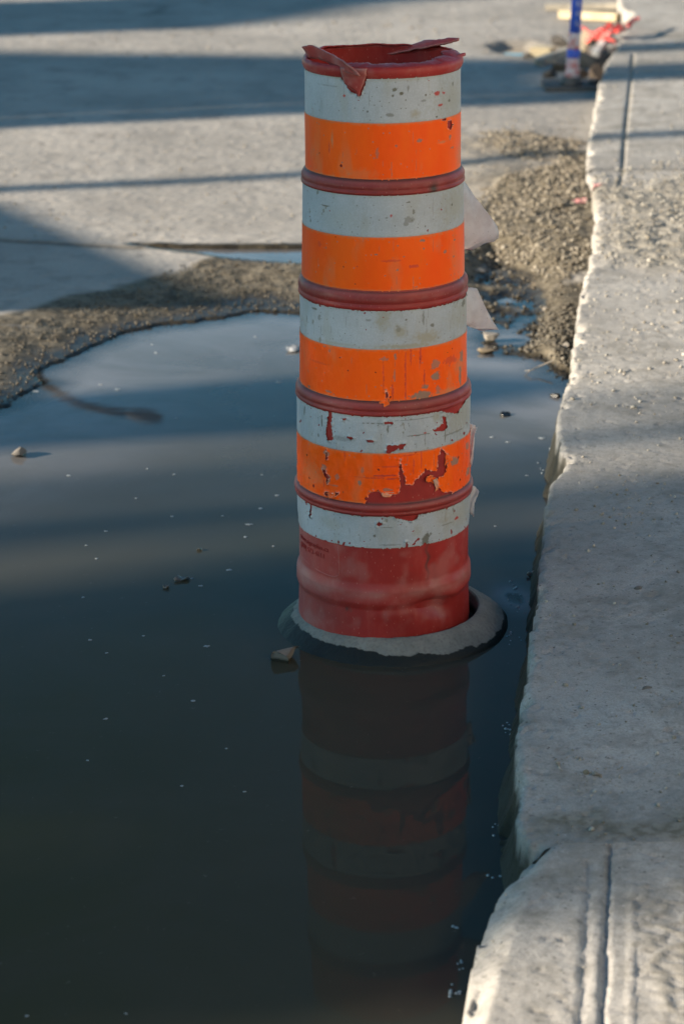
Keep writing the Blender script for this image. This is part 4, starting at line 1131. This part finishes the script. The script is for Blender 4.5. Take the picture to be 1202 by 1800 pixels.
# rubbish in the water
def scrap(name, px, py, w, h, label, cat, mat, seed, z=.002, rz=0.0):
    U, V = 12, 9; P = []
    for i in range(U):
        for j in range(V):
            a, b = i / (U - 1) - .5, j / (V - 1) - .5
            k = 1 - .55 * (2 * a) ** 2
            q = float(fbm(a * 3 + seed, b * 3, seed=seed, octv=3))
            P.append((a * w, b * h * k, z + .007 * (q + .35)))
    o = sheet_patch(name, P, U, V, mat, None, None, .0008)
    p = at(px, py, 0); o.location = (p[0], p[1], 0); o.rotation_euler = (0, 0, rz)
    return tag(o, label, cat)
M_LEAF = m_plain('wet_leaf', (.10, .09, .075), .3, (.20, .19, .17), 60, .5, Specular_IOR_Level=.6)
M_PALEFILM = m_plain('pale_litter', (.45, .46, .46), .5, (.08, .08, .08), 45, .5)
scrap('dead_leaf', 320, 1020, .032, .016, 'crumpled dark leaf floating on open water left of the ring', 'leaf', M_LEAF, 3, .002, .5)
scrap('dead_leaf', 292, 1034, .012, .010, 'tiny dark leaf scrap just beside the larger floating leaf', 'leaf', M_LEAF, 4, .001, .2)
scrap('litter_scrap', 516, 616, .045, .035, 'crumpled dark and pale litter in the water just left of the third orange band', 'litter', M_PALEFILM, 6, .003, 1.0)
scrap('litter_scrap', 897, 1394, .010, .030, 'small white scrap floating close to the kerb', 'litter', m_plain('white_foam', (.55, .58, .62), .5, (.4, .42, .45)), 8, .002, .3)
scrap('dead_leaf', 932, 1012, .022, .012, 'curled dark leaf scrap where water meets the kerb, right of the ring', 'leaf', M_LEAF, 9, .002, .9)

def twig():
    t = empty('twig', (0, 0, 0)); tag(t, 'thin forked pale twig sticking out of the water beside the kerb', 'twig')
    a = at(972, 634, .03); b = at(945, 645, .016); c = at(921, 662, .0); d = at(925, 655, .012); e = at(921, 652, .006)
    m = m_plain('dry_twig', (.36, .31, .25), .8)
    link('stem', tube_mesh('stem', [a, b, at(930, 652, .012), c], [.0022, .0018, .0015, .0009], 6), m, t)
    link('side_shoot', tube_mesh('side_shoot', [at(936, 650, .0135), e], [.0014, .0007], 6), m, t)
twig()

# pale specks floating on the water
def flecks():
    m = m_plain('foam_speck', (.26, .29, .30), .6, (.17, .19, .20), 80)
    named = [(122, 836, 9), (438, 922, 12), (432, 944, 9), (403, 1002, 13), (354, 1030, 10), (364, 1136, 13), (459, 894, 8), (487, 871, 8), (391, 907, 7), (303, 908, 7), (170, 982, 7), (147, 1050, 7),
             (186, 934, 7), (152, 959, 6), (340, 1232, 9), (158, 1125, 7), (307, 834, 7), (252, 1118, 6), (480, 960, 6), (337, 1017, 6), (186, 1264, 8), (188, 1148, 6), (288, 1188, 6), (240, 876, 5),
             (260, 824, 5), (460, 835, 6), (275, 620, 10), (178, 676, 9), (208, 684, 12), (64, 688, 13), (490, 672, 12), (449, 592, 8), (142, 744, 8), (310, 735, 5), (268, 606, 6), (865, 768, 8),
             (892, 777, 10), (953, 770, 12), (925, 836, 9), (870, 925, 6), (430, 1392, 7), (320, 1382, 7), (154, 1337, 6), (398, 1316, 5), (222, 1782, 6), (48, 1786, 7)]
    rg = np.random.default_rng(5)
    base = None
    for i, (px, py, s) in enumerate(named):
        n = 9; a = np.linspace(0, 2 * math.pi, n, endpoint=False)
        r = (1 + .3 * rg.normal(size=n)).clip(.5, 1.5)
        p = at(px, py, 0); w = s / FPX * np.hypot(p[1], CAM_H) * .42
        ring = np.stack([np.cos(a) * r * w, np.sin(a) * r * w * .9, np.full(n, .0006)], 1)
        low = ring * 1.05; low[:, 2] = -.001
        V = np.vstack([ring, low, [[0, 0, .0016]]])
        F = [(n + k, n + (k + 1) % n, (k + 1) % n, k) for k in range(n)] + [(k, (k + 1) % n, 2 * n) for k in range(n)]
        me = pymesh('foam_fleck', V, F)
        o = link('foam_fleck', me, m); o.location = (p[0], p[1], 0)
        tag(o, 'tiny pale speck of foam floating on the dark puddle', 'foam speck', 'pale specks floating on the puddle')
flecks()

def bubbles():
    t = NT('bubble'); m = t.set((.25, .27, .28), .05, Specular_IOR_Level=.9)
    V, F = ICO2
    pts = []
    rg = np.random.default_rng(8)
    for cx, cy, n, sp in [(893, 1283, 9, 9), (875, 1462, 6, 10), (897, 1120, 8, 12), (905, 1050, 14, 22), (930, 1085, 6, 8), (800, 1745, 8, 14), (812, 1690, 5, 10), (880, 1540, 8, 12), (920, 1240, 6, 8), (800, 1630, 3, 6), (960, 830, 8, 10), (970, 790, 8, 8), (900, 1440, 5, 6)]:
        for _ in range(n): pts.append((cx + rg.normal() * sp * .6, cy + rg.normal() * sp * .6, rg.uniform(.0012, .0034)))
    Vs, Fs = [], []
    for i, (px, py, r) in enumerate(pts):
        p = at(px, py, 0); Vs.append(V * np.array([r, r, r * .8]) + [p[0], p[1], .0]); Fs.append(F + i * len(V))
    o = link('water_bubbles', mesh_np('water_bubbles', np.vstack(Vs), np.vstack(Fs)), m, smooth=True)
    tag(o, 'small bubbles and grit gathered along the kerb', 'bubbles', kind='stuff')
bubbles()

# ------------------------------------------------------------------ loose gravel (uncountable)
def scatter(name, label, specs, mat, on='road', big=False, seed=3):
    rg = np.random.default_rng(seed)
    Vt, Ft = (ICO2 if big else ICO1)
    allp = []
    for poly, n, s0, s1 in specs:
        P = poly_at(poly, KZ if on == 'slab' else .03)
        lo, hi = P.min(0), P.max(0)
        q = rg.uniform(lo, hi, size=(n * 5, 2))
        sd = sdf(P, q[:, 0], q[:, 1]) + .10 * fbm(q[:, 0] * 5, q[:, 1] * 5, seed=seed + 2, octv=3)
        q = q[sd < 0][:n]
        sz = s0 * (s1 / s0) ** (rg.uniform(size=len(q)) ** 2.2)
        allp.append(np.column_stack([q, sz]))
    A = np.vstack(allp)
    if on == 'road':
        keep = edge_x(A[:, 1]) - A[:, 0] > .012
        A = A[keep]; h = road_h(A[:, 0], A[:, 1])
        ok = h > -.006
    else:
        h, d = slab_h(A[:, 0], A[:, 1])
        ok = d > .012
    A = A[ok]; h = h[ok]
    N = len(A); k = len(Vt)
    sc = A[:, 2][:, None] * rg.uniform(.6, 1.15, size=(N, 3)) * np.array([1, 1, .72]) / 2
    V = Vt[None] * sc[:, None, :] * (1 + .22 * rg.normal(size=(N, k, 1)).clip(-1.5, 1.5))
    a = rg.uniform(0, 2 * math.pi, N); c, s = np.cos(a)[:, None], np.sin(a)[:, None]
    X = V[..., 0] * c - V[..., 1] * s; Y = V[..., 0] * s + V[..., 1] * c
    t = rg.normal(size=N)[:, None] * .35
    Z = V[..., 2] + X * t * .5
    V = np.stack([X + A[:, 0, None], Y + A[:, 1, None], Z + h[:, None] + sc[:, 2, None] * .45], -1).reshape(-1, 3)
    F = (Ft[None] + (np.arange(N) * k)[:, None, None]).reshape(-1, 3)
    o = link(name, mesh_np(name, V, F), mat)
    return tag(o, label, 'gravel', kind='stuff')

scatter('dry_gravel', 'dry grey gravel heaped against the kerb beyond the drum',
        [([(845, 235), (900, 226), (960, 240), (1030, 250), (1040, 300), (960, 300), (880, 290), (845, 262)], 2200, .004, .018),
         ([(850, 345), (930, 315), (1040, 300), (1046, 440), (1020, 500), (930, 480), (830, 450), (825, 400)], 5200, .003, .019),
         ([(960, 300), (1040, 285), (1045, 400), (960, 420)], 1200, .004, .014),
         ([(780, 220), (1040, 205), (1040, 330), (800, 345)], 380, .005, .014),
         ([(840, 430), (930, 425), (990, 470), (900, 470)], 260, .005, .020)], M_GRAVEL, big=False, seed=3)
scatter('damp_gravel', 'dark damp gravel along the shore and kerb right of the drum',
        [([(790, 440), (900, 440), (1000, 470), (1030, 500), (1010, 620), (1000, 690), (970, 690), (950, 630), (860, 620), (790, 560)], 1500, .004, .018),
         ([(930, 560), (1015, 540), (1005, 680), (990, 740), (975, 800), (985, 730), (960, 640)], 1500, .005, .018),
         ([(240, 500), (380, 462), (540, 470), (700, 475), (800, 480), (800, 545), (540, 545), (300, 570), (120, 625), (0, 700), (-60, 720), (-60, 600), (60, 560)], 3600, .004, .012)],
        M_GRAVEL_WET, seed=4)
scatter('pavement_grit', 'crumbs of gravel and dry mud strewn over the pavement',
        [([(1040, 300), (1202, 280), (1300, 280), (1300, 480), (1202, 480), (1040, 480)], 2300, .003, .016),
         ([(1030, 480), (1300, 470), (1300, 720), (990, 720)], 420, .004, .014),
         ([(985, 700), (1300, 700), (1300, 1480), (930, 1480)], 420, .002, .010),
         ([(1050, 840), (1180, 830), (1190, 930), (1060, 920)], 90, .003, .009), ([(1090, 1180), (1200, 1150), (1202, 1260), (1100, 1260)], 60, .002, .007), ([(985, 1330), (1110, 1330), (1120, 1400), (990, 1420)], 90, .002, .009),
         ([(1100, 1580), (1202, 1560), (1300, 1560), (1300, 1850), (1130, 1850)], 260, .003, .010),
         ([(860, 1560), (1100, 1490), (1110, 1800), (820, 1800)], 60, .002, .006),
         ([(1050, 90), (1300, 60), (1300, 300), (1035, 300)], 130, .005, .014)], m_stone('pavement_grit_stone', (.44, .42, .37), (.30, .28, .24)), on='slab', seed=6)
scatter('road_grit', 'fine crumbs of grit scattered over the dry road',
        [([(-100, 240), (535, 215), (535, 440), (-100, 430)], 420, .004, .012), ([(0, 60), (900, 20), (900, 110), (0, 110)], 260, .006, .02),
         ([(540, 230), (840, 215), (840, 440), (540, 440)], 200, .004, .014)], M_GRAVEL, seed=7)

# ------------------------------------------------------------------ far debris by the kerb
def local_empty(name, px, py, z, label, cat, group=None):
    p = at(px, py, z); o = empty(name, tuple(p)); tag(o, label, cat, group); return o

def build_post():
    b = at(1003, 155, .035)
    t = empty('delineator_post', (b[0], b[1], .035)); tag(t, 'blue post with a muddy pink and white lower sleeve, on a flat square base', 'post')
    m_base = m_plain('dusty_rubber', (.09, .085, .08), .8, (.05, .05, .05))
    link('base_plate', box_mesh('base_plate', -.115, .125, -.07, .17, -.02, .016, .006), m_base, t)
    tm = NT('sleeve'); c = tm.mix(tm.ramp(tm.noise(34, 5, .7), .42, .58), (.62, .55, .56), (.50, .17, .16))
    c = tm.mix(tm.ramp(tm.noise(18, 4), .56, .70, 0, .6), c, (.26, .2, .17)); msl = tm.set(c, .6)
    mb = m_plain('blue_sleeve', (.030, .085, .50), .38, (.045, .12, .58), 12, .05)
    lean = .045
    def seg(name, z0, z1, r0, r1, m):
        pts = [(lean * z, .01 * z, z) for z in np.linspace(z0, z1, 6)]
        rr = np.linspace(r0, r1, 6)
        return link(name, tube_mesh(name, pts, rr, 24), m, t, smooth=True)
    seg('collar', .018, .05, .050, .036, m_base)
    seg('lower_sleeve', .045, .130, .032, .026, msl)
    seg('blue_collar', .130, .165, .028, .028, mb)
    seg('upper_sleeve', .165, .235, .025, .025, msl)
    seg('blue_tube', .235, 1.10, .0235, .0225, mb)
    seg('cap', 1.10, 1.13, .025, .015, mb)
    mt = m_plain('white_print', (.62, .60, .62), .5)
    for ch, z in (('R', .345), ('O', .305), ('C', .265)):
        cu = bpy.data.curves.new('print', 'FONT'); cu.body = ch; cu.size = .030; cu.extrude = .0004; cu.resolution_u = 2
        tmp = bpy.data.objects.new('tmp', cu); COL.objects.link(tmp); bpy.context.view_layer.update()
        me = bpy.data.meshes.new_from_object(tmp.evaluated_get(bpy.context.evaluated_depsgraph_get())); bpy.data.objects.remove(tmp)
        for v in me.vertices:
            a = (v.co.x - .004) / .0235; r = .0239 + v.co.z; zz = z + v.co.y
            v.co = (r * math.sin(a) + lean * zz, -r * math.cos(a) + .01 * zz, zz)
        link('printed_letter', me, mt, t)
build_post()

M_WOOD = m_plain('pale_pine', (.62, .52, .34), .7, (.48, .39, .24), 14, .2)
M_WOODG = m_plain('weathered_pine', (.44, .40, .32), .8, (.30, .27, .22), 14, .2)
def board(p0, p1, w, th, z0, z1, label, mat=M_WOOD, name='board'):
    a, b = at(*p0, z0), at(*p1, z1); d = b - a; L = float(np.linalg.norm(d))
    o = link(name, box_mesh(name, 0, L, -w / 2, w / 2, -th / 2, th / 2, .003), mat)
    o.location = tuple(a)
    o.rotation_euler = Vector(d).to_track_quat('X', 'Z').to_euler()
    return tag(o, label, 'board')
board((985, 24), (1086, 30), .07, .04, .06, .06, 'pale pine board lying across the road behind the blue post, nearer of the two')
board((958, 12), (1100, 10), .06, .03, .05, .06, 'long thin board behind the nearer pale pine board', M_WOODG)
board((936, 90), (972, 92), .09, .045, .06, .06, 'short block of pale pine left of the blue post', M_WOOD)
board((1046, 96), (1068, 62), .035, .03, .06, .11, 'short white stick leaning on the rubble right of the post', m_plain('white_stick', (.6, .58, .54), .7))
board((1018, 92), (1034, 58), .05, .03, .06, .10, 'short tan stick propped beside the blue post', M_WOOD)
board((945, 108), (1000, 88), .04, .03, .045, .07, 'broken yellowish lath lying in front of the pine block', M_WOODG)

rubs = [(985, 80, .10, .07, M_DARK, 'black lump between the pine block and the blue post'), (1030, 75, .09, .07, M_DARK, 'black lump right behind the blue post'),
        (1030, 115, .17, .11, M_GREY, 'large grey mud clod directly right of the post base'), (1055, 138, .12, .09, m_stone('brown_clod', (.22, .17, .13), (.14, .11, .09)), 'brown clod wedged between base plate and kerb'),
        (985, 120, .13, .07, M_GREY, 'dark grey clod left behind the base plate'), (1070, 100, .12, .10, M_GREY, 'grey clod against the rounded kerb end'),
        (950, 112, .06, .04, M_PALE, 'pale stone left of the dark grey clod'), (1012, 100, .07, .05, M_PALE, 'pale stone behind the lower sleeve of the post'),
        (1050, 90, .08, .06, M_DARK, 'dark lump under the white stick'), (1085, 92, .06, .05, M_GRAVEL, 'sandy stone at the top of the kerb end'),
        (1000, 90, .06, .04, M_PALE, 'cream stone left of the post'), (1072, 70, .08, .05, M_DARK, 'dark stone under the red netting'), (1094, 32, .07, .05, M_DARK, 'dark stone at the end of the pine boards'),
        (925, 100, .05, .03, M_GREY, 'flat grey stone at the edge of the far little pool')]
rubs += [(968, 132, .07, .05, M_DARK, 'dark clod touching the left end of the base plate'), (1040, 152, .06, .04, M_DARK, 'small dark clod on the right end of the base plate'),
         (1022, 138, .07, .06, bpy.data.materials['brown_clod'], 'brown clod leaning on the foot of the blue post'), (1062, 118, .08, .07, M_DARK, 'black clod between the two grey clods by the kerb')]
for i, (px, py, w, h, m, lab) in enumerate(rubs):
    rock(px, py, (w, w * .9, h), .04, lab, 'rubble', m, 50 + i, i * .7, (.2 * math.sin(i), .2 * math.cos(i)), name='rubble_lump')

def red_net():
    t = empty('torn_netting', (0, 0, 0)); tag(t, 'crumpled torn red plastic strips on the rubble behind the post', 'plastic strips')
    m = m_plain('red_tape', (.75, .07, .06), .45, (.70, .22, .18), 18, .2)
    rg = np.random.default_rng(4)
    strips = [[(1035, 62, .10), (1055, 52, .13), (1085, 47, .14), (1122, 33, .14)], [(1030, 70, .08), (1050, 55, .12), (1070, 58, .12), (1092, 50, .13)], [(1024, 50, .08), (1040, 58, .10), (1065, 66, .10), (1080, 72, .09)],
              [(1046, 70, .07), (1062, 50, .13), (1075, 40, .15)], [(1060, 60, .09), (1088, 56, .13), (1110, 42, .14)], [(1030, 56, .09), (1048, 66, .09), (1054, 76, .07)]]
    for s in strips:
        C = np.array([at(x, y, z + .02) for x, y, z in s]); K, V = 16, 4
        f = np.linspace(0, 1, len(C)); g = np.linspace(0, 1, K); C = np.stack([np.interp(g, f, C[:, k]) for k in range(3)], 1)
        P = []
        for i in range(K):
            wdir = np.array([.1 * math.sin(i), .5, .9 * math.cos(i * .7)]) * .010
            for j in range(V):
                P.append(C[i] + wdir * (j / 1.5 - 1) + .006 * rg.normal(size=3))
        sheet_patch('strip', P, K, V, m, None, t, .0015)
red_net()

def paint_marks():
    m = m_plain('pink_marking_paint', (.72, .30, .26), .8, (.6, .4, .36), 40)
    for i, (a, b, w, onslab) in enumerate([((1006, 341), (1030, 338), .016, False), ((1038, 333), (1066, 328), .014, True)]):
        n = 26; L = []
        for k in range(n):
            f = k / (n - 1); p = at(a[0] + (b[0] - a[0]) * f, a[1] + (b[1] - a[1]) * f, KZ)
            ww = w * (.6 + .5 * math.sin(f * 3.1)) * (1 + .3 * float(noise(f * 9, i, seed=9)))
            for s_ in (-1, 1):
                y = p[1] + s_ * ww; x = p[0]
                hz = float(slab_h(x, y)[0][0]) if edge_x(y) < x else float(road_h(x, y)[0])
                L.append((x, y, hz + .006))
        F = [(2 * k, 2 * k + 2, 2 * k + 3, 2 * k + 1) for k in range(n - 1)]
        o = link('paint_mark', pymesh('paint_mark', L, F), m)
        tag(o, ['short pink survey paint mark on the gravel left of the kerb edge', 'short pink survey paint mark on the kerb top'][i], 'paint mark')
paint_marks()

# ------------------------------------------------------------------ unseen objects added left of the frame to cast the bands of shade
def cval(px, py, z=0.0):
    p = at(px, py, z); return float(p[:2] @ ND)
def spot(c, s): return ND * c + TD * s

M_STEEL = m_plain('galvanised_steel', (.30, .31, .32), .5)
M_BARK = m_plain('bark', (.12, .10, .08), .9, (.2, .17, .14), 12, .6)
M_LEAVES = m_plain('leaves', (.06, .09, .03), .7, (.09, .12, .04), 4, .2)
M_BRICK = m_plain('brown_brick_wall', (.26, .15, .10), .9, (.2, .12, .09), 3, .3)
M_GLASS = m_plain('window_glass', (.04, .05, .06), .08)
M_TRIM = m_plain('stone_trim', (.42, .40, .36), .8)

def pole(c, w, s, h, label, arm=True):  # unseen pole added to throw a thin band of shade
    p = spot(c, s)
    t = empty('shade_pole', (p[0], p[1], 0)); tag(t, label, 'pole')
    link('pole_shaft', tube_mesh('pole_shaft', [(0, 0, -.05), (0, 0, h)], [w / 2, w / 2 * .92], 20), M_BARK, t, smooth=True)
    if arm:
        link('crossarm', box_mesh('crossarm', -.9, .9, -.05, .05, h - .7, h - .58, .01), M_BARK, t)
        for x in (-.8, -.3, .3, .8):
            link('insulator', tube_mesh('insulator', [(x, 0, h - .58), (x, 0, h - .44)], [.03, .02], 10), M_TRIM, t)

def facade_windows(t, w, h, x=0.0):
    n = max(1, int(w / 1.3))
    for fl in range(int(h / 2.9)):
        for k in range(n):
            yc = -w / 2 + (k + .5) * w / n; z = .9 + fl * 2.9
            ww = min(.5, w / n * .35)
            f = link('window', box_mesh('window', x, x + .03, yc - ww, yc + ww, z, z + 1.5, .004), M_TRIM, t)
            link('pane', box_mesh('pane', x + .031, x + .036, yc - ww + .06, yc + ww - .06, z + .06, z + 1.44), M_GLASS, f)
            link('sill', box_mesh('sill', x + .002, x + .09, yc - ww - .05, yc + ww + .05, z - .09, z - .004, .004), M_TRIM, f)

def building(c0, c1, s, roof, depth, label):  # unseen block added, its roofline shaped to the shade it throws
    """roof: (c, height) points of the roofline seen from the road"""
    cm = (c0 + c1) / 2; w = c1 - c0; p = spot(cm, s)
    t = empty('shade_building', (p[0], p[1], 0), SUN_AZ); tag(t, label, 'building')
    prof = [(-w / 2, -.05)] + [(c - cm, z) for c, z in roof] + [(w / 2, -.05)]
    n = len(prof)
    V = [(0, y, z) for y, z in prof] + [(-depth, y, z) for y, z in prof]
    F = [tuple(range(n)), tuple(range(2 * n - 1, n - 1, -1))] + [(k, k + n, (k + 1) % n + n, (k + 1) % n) for k in range(n)]
    link('wall', pymesh('wall', V, F), M_BRICK, t)
    facade_windows(t, w, min(z for _, z in roof))

# bands of shade, far to near (rows of the photo along its left edge)
TE = math.tan(SUN_EL)
building(11.93, 13.3, -21, [(11.93, 23.2 * TE), (12.19, 23.7 * TE), (12.7, 24.3 * TE), (12.9, 26 * TE), (13.3, 26 * TE)], 6, 'far narrow brick building added out of view to cast shade')
building(9.52, 11.5, -20, [(9.52, 27 * TE), (9.72, 27 * TE), (9.73, 23.4 * TE), (10.08, 23.45 * TE), (10.09, 27 * TE), (10.34, 27 * TE), (10.35, 23.7 * TE), (10.49, 23.5 * TE), (10.65, 22.97 * TE), (10.93, 22.26 * TE), (11.26, 21.35 * TE), (11.5, 20.8 * TE)], 6, 'middle brick building added out of view, roofline shaped to its shade')
pole(cval(0, 233), .22, -14, 8.6, 'thick timber pole added out of view before the middle building to cast shade')
pole(cval(0, 350), .125, -12, 8.0, 'slim timber pole added out of view left of the road to cast shade')
def hoarding():  # unseen panel added, its height set by where the shade ends
    c0, c1 = cval(0, 570), cval(0, 372); s = -6.0
    x_tip = spot((c0 + c1) / 2, 0)
    p = spot((c0 + c1) / 2, s); w = c1 - c0
    tip_s = float(at(375, 430)[:2] @ TD); h = (tip_s - s) * math.tan(SUN_EL)
    t = empty('shade_hoarding', (p[0], p[1], 0), SUN_AZ); tag(t, 'plywood panel on two timber posts, added out of view to cast shade', 'hoarding')
    hw = w / 2
    link('plywood_panel', pymesh('plywood_panel', [(0, -hw, .05), (0, hw, .05), (0, hw, h * .93), (0, -hw, h), (.02, -hw, .05), (.02, hw, .05), (.02, hw, h * .93), (.02, -hw, h)],
         [(0, 1, 2, 3), (7, 6, 5, 4), (0, 4, 5, 1), (1, 5, 6, 2), (2, 6, 7, 3), (3, 7, 4, 0)]), M_WOODG, t)
    for y in (-hw + .15, hw - .15): link('post', box_mesh('post', -.09, -.002, y - .045, y + .045, -.05, h * .9, .003), M_WOOD, t)
hoarding()
def column(c, w, s, h, label):  # unseen column added to throw one short band of shade
    p = spot(c, s); t = empty('shade_column', (p[0], p[1], 0)); tag(t, label, 'column')
    link('shaft', tube_mesh('shaft', [(0, 0, -.05), (0, 0, h * .93)], w / 2, 28), M_TRIM, t, smooth=True)
    link('plinth', tube_mesh('plinth', [(0, 0, -.05), (0, 0, .3)], w / 2 + .05, 28), M_STEEL, t, smooth=True)
    link('cap', tube_mesh('cap', [(0, 0, h * .93), (0, 0, h * .96), (0, 0, h)], [w / 2 + .02, w / 2 + .01, .05], 28), M_STEEL, t, smooth=True)
column((cval(0, 702) + cval(0, 792)) / 2, .43, -12, (12 + 1.85) * TE, 'round capped column added out of view left of the puddle to cast shade')
pole(cval(0, 872), .11, -24, 11.5, 'thin timber pole added out of view behind the column to cast shade')
pole(cval(0, 938), .20, -26, 12, 'stout timber pole added out of view beside the poplar to cast shade')
def poplar(c0, c1, s, h, label, n, seed=5):  # unseen tree added to shade the drum while leaking some sun
    rg = np.random.default_rng(seed); cm = (c0 + c1) / 2; p = spot(cm, s); w = (c1 - c0) / 2
    t = empty('shade_poplar', (p[0], p[1], 0), SUN_AZ); tag(t, label, 'tree')
    zs = np.linspace(-.05, h * .95, 16)
    link('trunk', tube_mesh('trunk', np.stack([0 * zs, .03 * np.sin(zs), zs], 1), np.interp(zs, [0, h], [.17, .03]), 14), M_BARK, t, smooth=True)
    for k in range(14):
        a = k * 2.4; z0 = 1.2 + k * (h - 2) / 14; L = w * .8
        q = [np.array([L * f * math.cos(a), L * f * math.sin(a), z0 + 2.2 * L * f ** .7]) for f in (0, .35, .7, 1)]
        link('limb', tube_mesh('limb', q, [.04, .03, .02, .008], 6), M_BARK, t)
    z = rg.uniform(1.0, h, n); env = np.clip(np.minimum((z - .8) / 1.2, 1), 0, 1) * np.clip((h - z) / 1.2, 0, 1) ** .5
    a = rg.uniform(0, 2 * math.pi, n); rr = rg.uniform(0, 1, n) ** .5
    y = (rg.uniform(-1, 1, n) * w + rg.normal(size=n) * .04) * (.25 + .75 * env)
    C = np.stack([rr * np.cos(a) * w * .9 * env, y, z], 1)
    u = rg.normal(size=(n, 3)) * .055; v = rg.normal(size=(n, 3)) * .045
    V = np.stack([C - u, C + v, C + u, C - v], 1).reshape(-1, 3)
    link('crown', mesh_np('crown', V, np.arange(4 * n).reshape(n, 4)), M_LEAVES, t)
poplar(2.66, cval(0, 1040), -23, 11.5, 'narrow columnar poplar added out of view, width fitted to its shade', 15000)

def bounce_building():
    # unseen pale building added to bounce warm sunlight onto the drum
    t = empty('bounce_building', (5.2, -2.2, 0), math.radians(180 - 24)); tag(t, 'long pale building added behind the camera to bounce warm light onto the drum', 'building')
    link('wall', box_mesh('wall', -7, 0, -6, 6, -.05, 7.6), m_plain('cream_render', (.68, .61, .52), .9, (.60, .54, .46), 2, .2), t)
    link('roof_cornice', box_mesh('roof_cornice', -7.1, .12, -6.1, 6.1, 7.59, 7.9), M_TRIM, t)
    facade_windows(t, 12, 7.6)
bounce_building()

# street lamp ahead, seen only mirrored in the water
def street_lamp():
    def mir(px, py, D):
        d = ray(px, py); t = D / d[1]; return np.array([d[0] * t, D, -(CAM_H + d[2] * t)])
    D = 30.0
    q = [mir(72, 668, D), mir(82, 676, D), mir(110, 695, D), mir(145, 711, D), mir(190, 722, D), mir(225, 727, D)]
    base = np.array([q[0][0] - .05, D, 0])
    t = empty('street_lamp', tuple(base)); tag(t, 'tall cobra head street lamp mirrored in the puddle', 'street lamp')
    pts = [np.array(p) - base for p in q]
    m = m_plain('lamp_steel', (.05, .045, .035), .7)
    link('lamp_post', tube_mesh('lamp_post', [(0, 0, 0), (0, 0, pts[0][2] * .5), (0, 0, pts[0][2] * .98)], [.10, .075, .05], 14), m, t, smooth=True)
    link('lamp_arm', tube_mesh('lamp_arm', [(0, 0, pts[0][2] * .96)] + pts, .055, 10), m, t, smooth=True)
    a, b = pts[-1], mir(283, 735, D) - base
    V, F = ICO4
    hd = V * np.array([.26, .14, .085]); me = mesh_np('lamp_head', hd, F)
    o = link('lamp_head', me, m, t, smooth=True); o.location = tuple((a + b) / 2); 
    o.rotation_euler = (0, -math.atan2(b[2] - a[2], b[0] - a[0]), 0)
street_lamp()
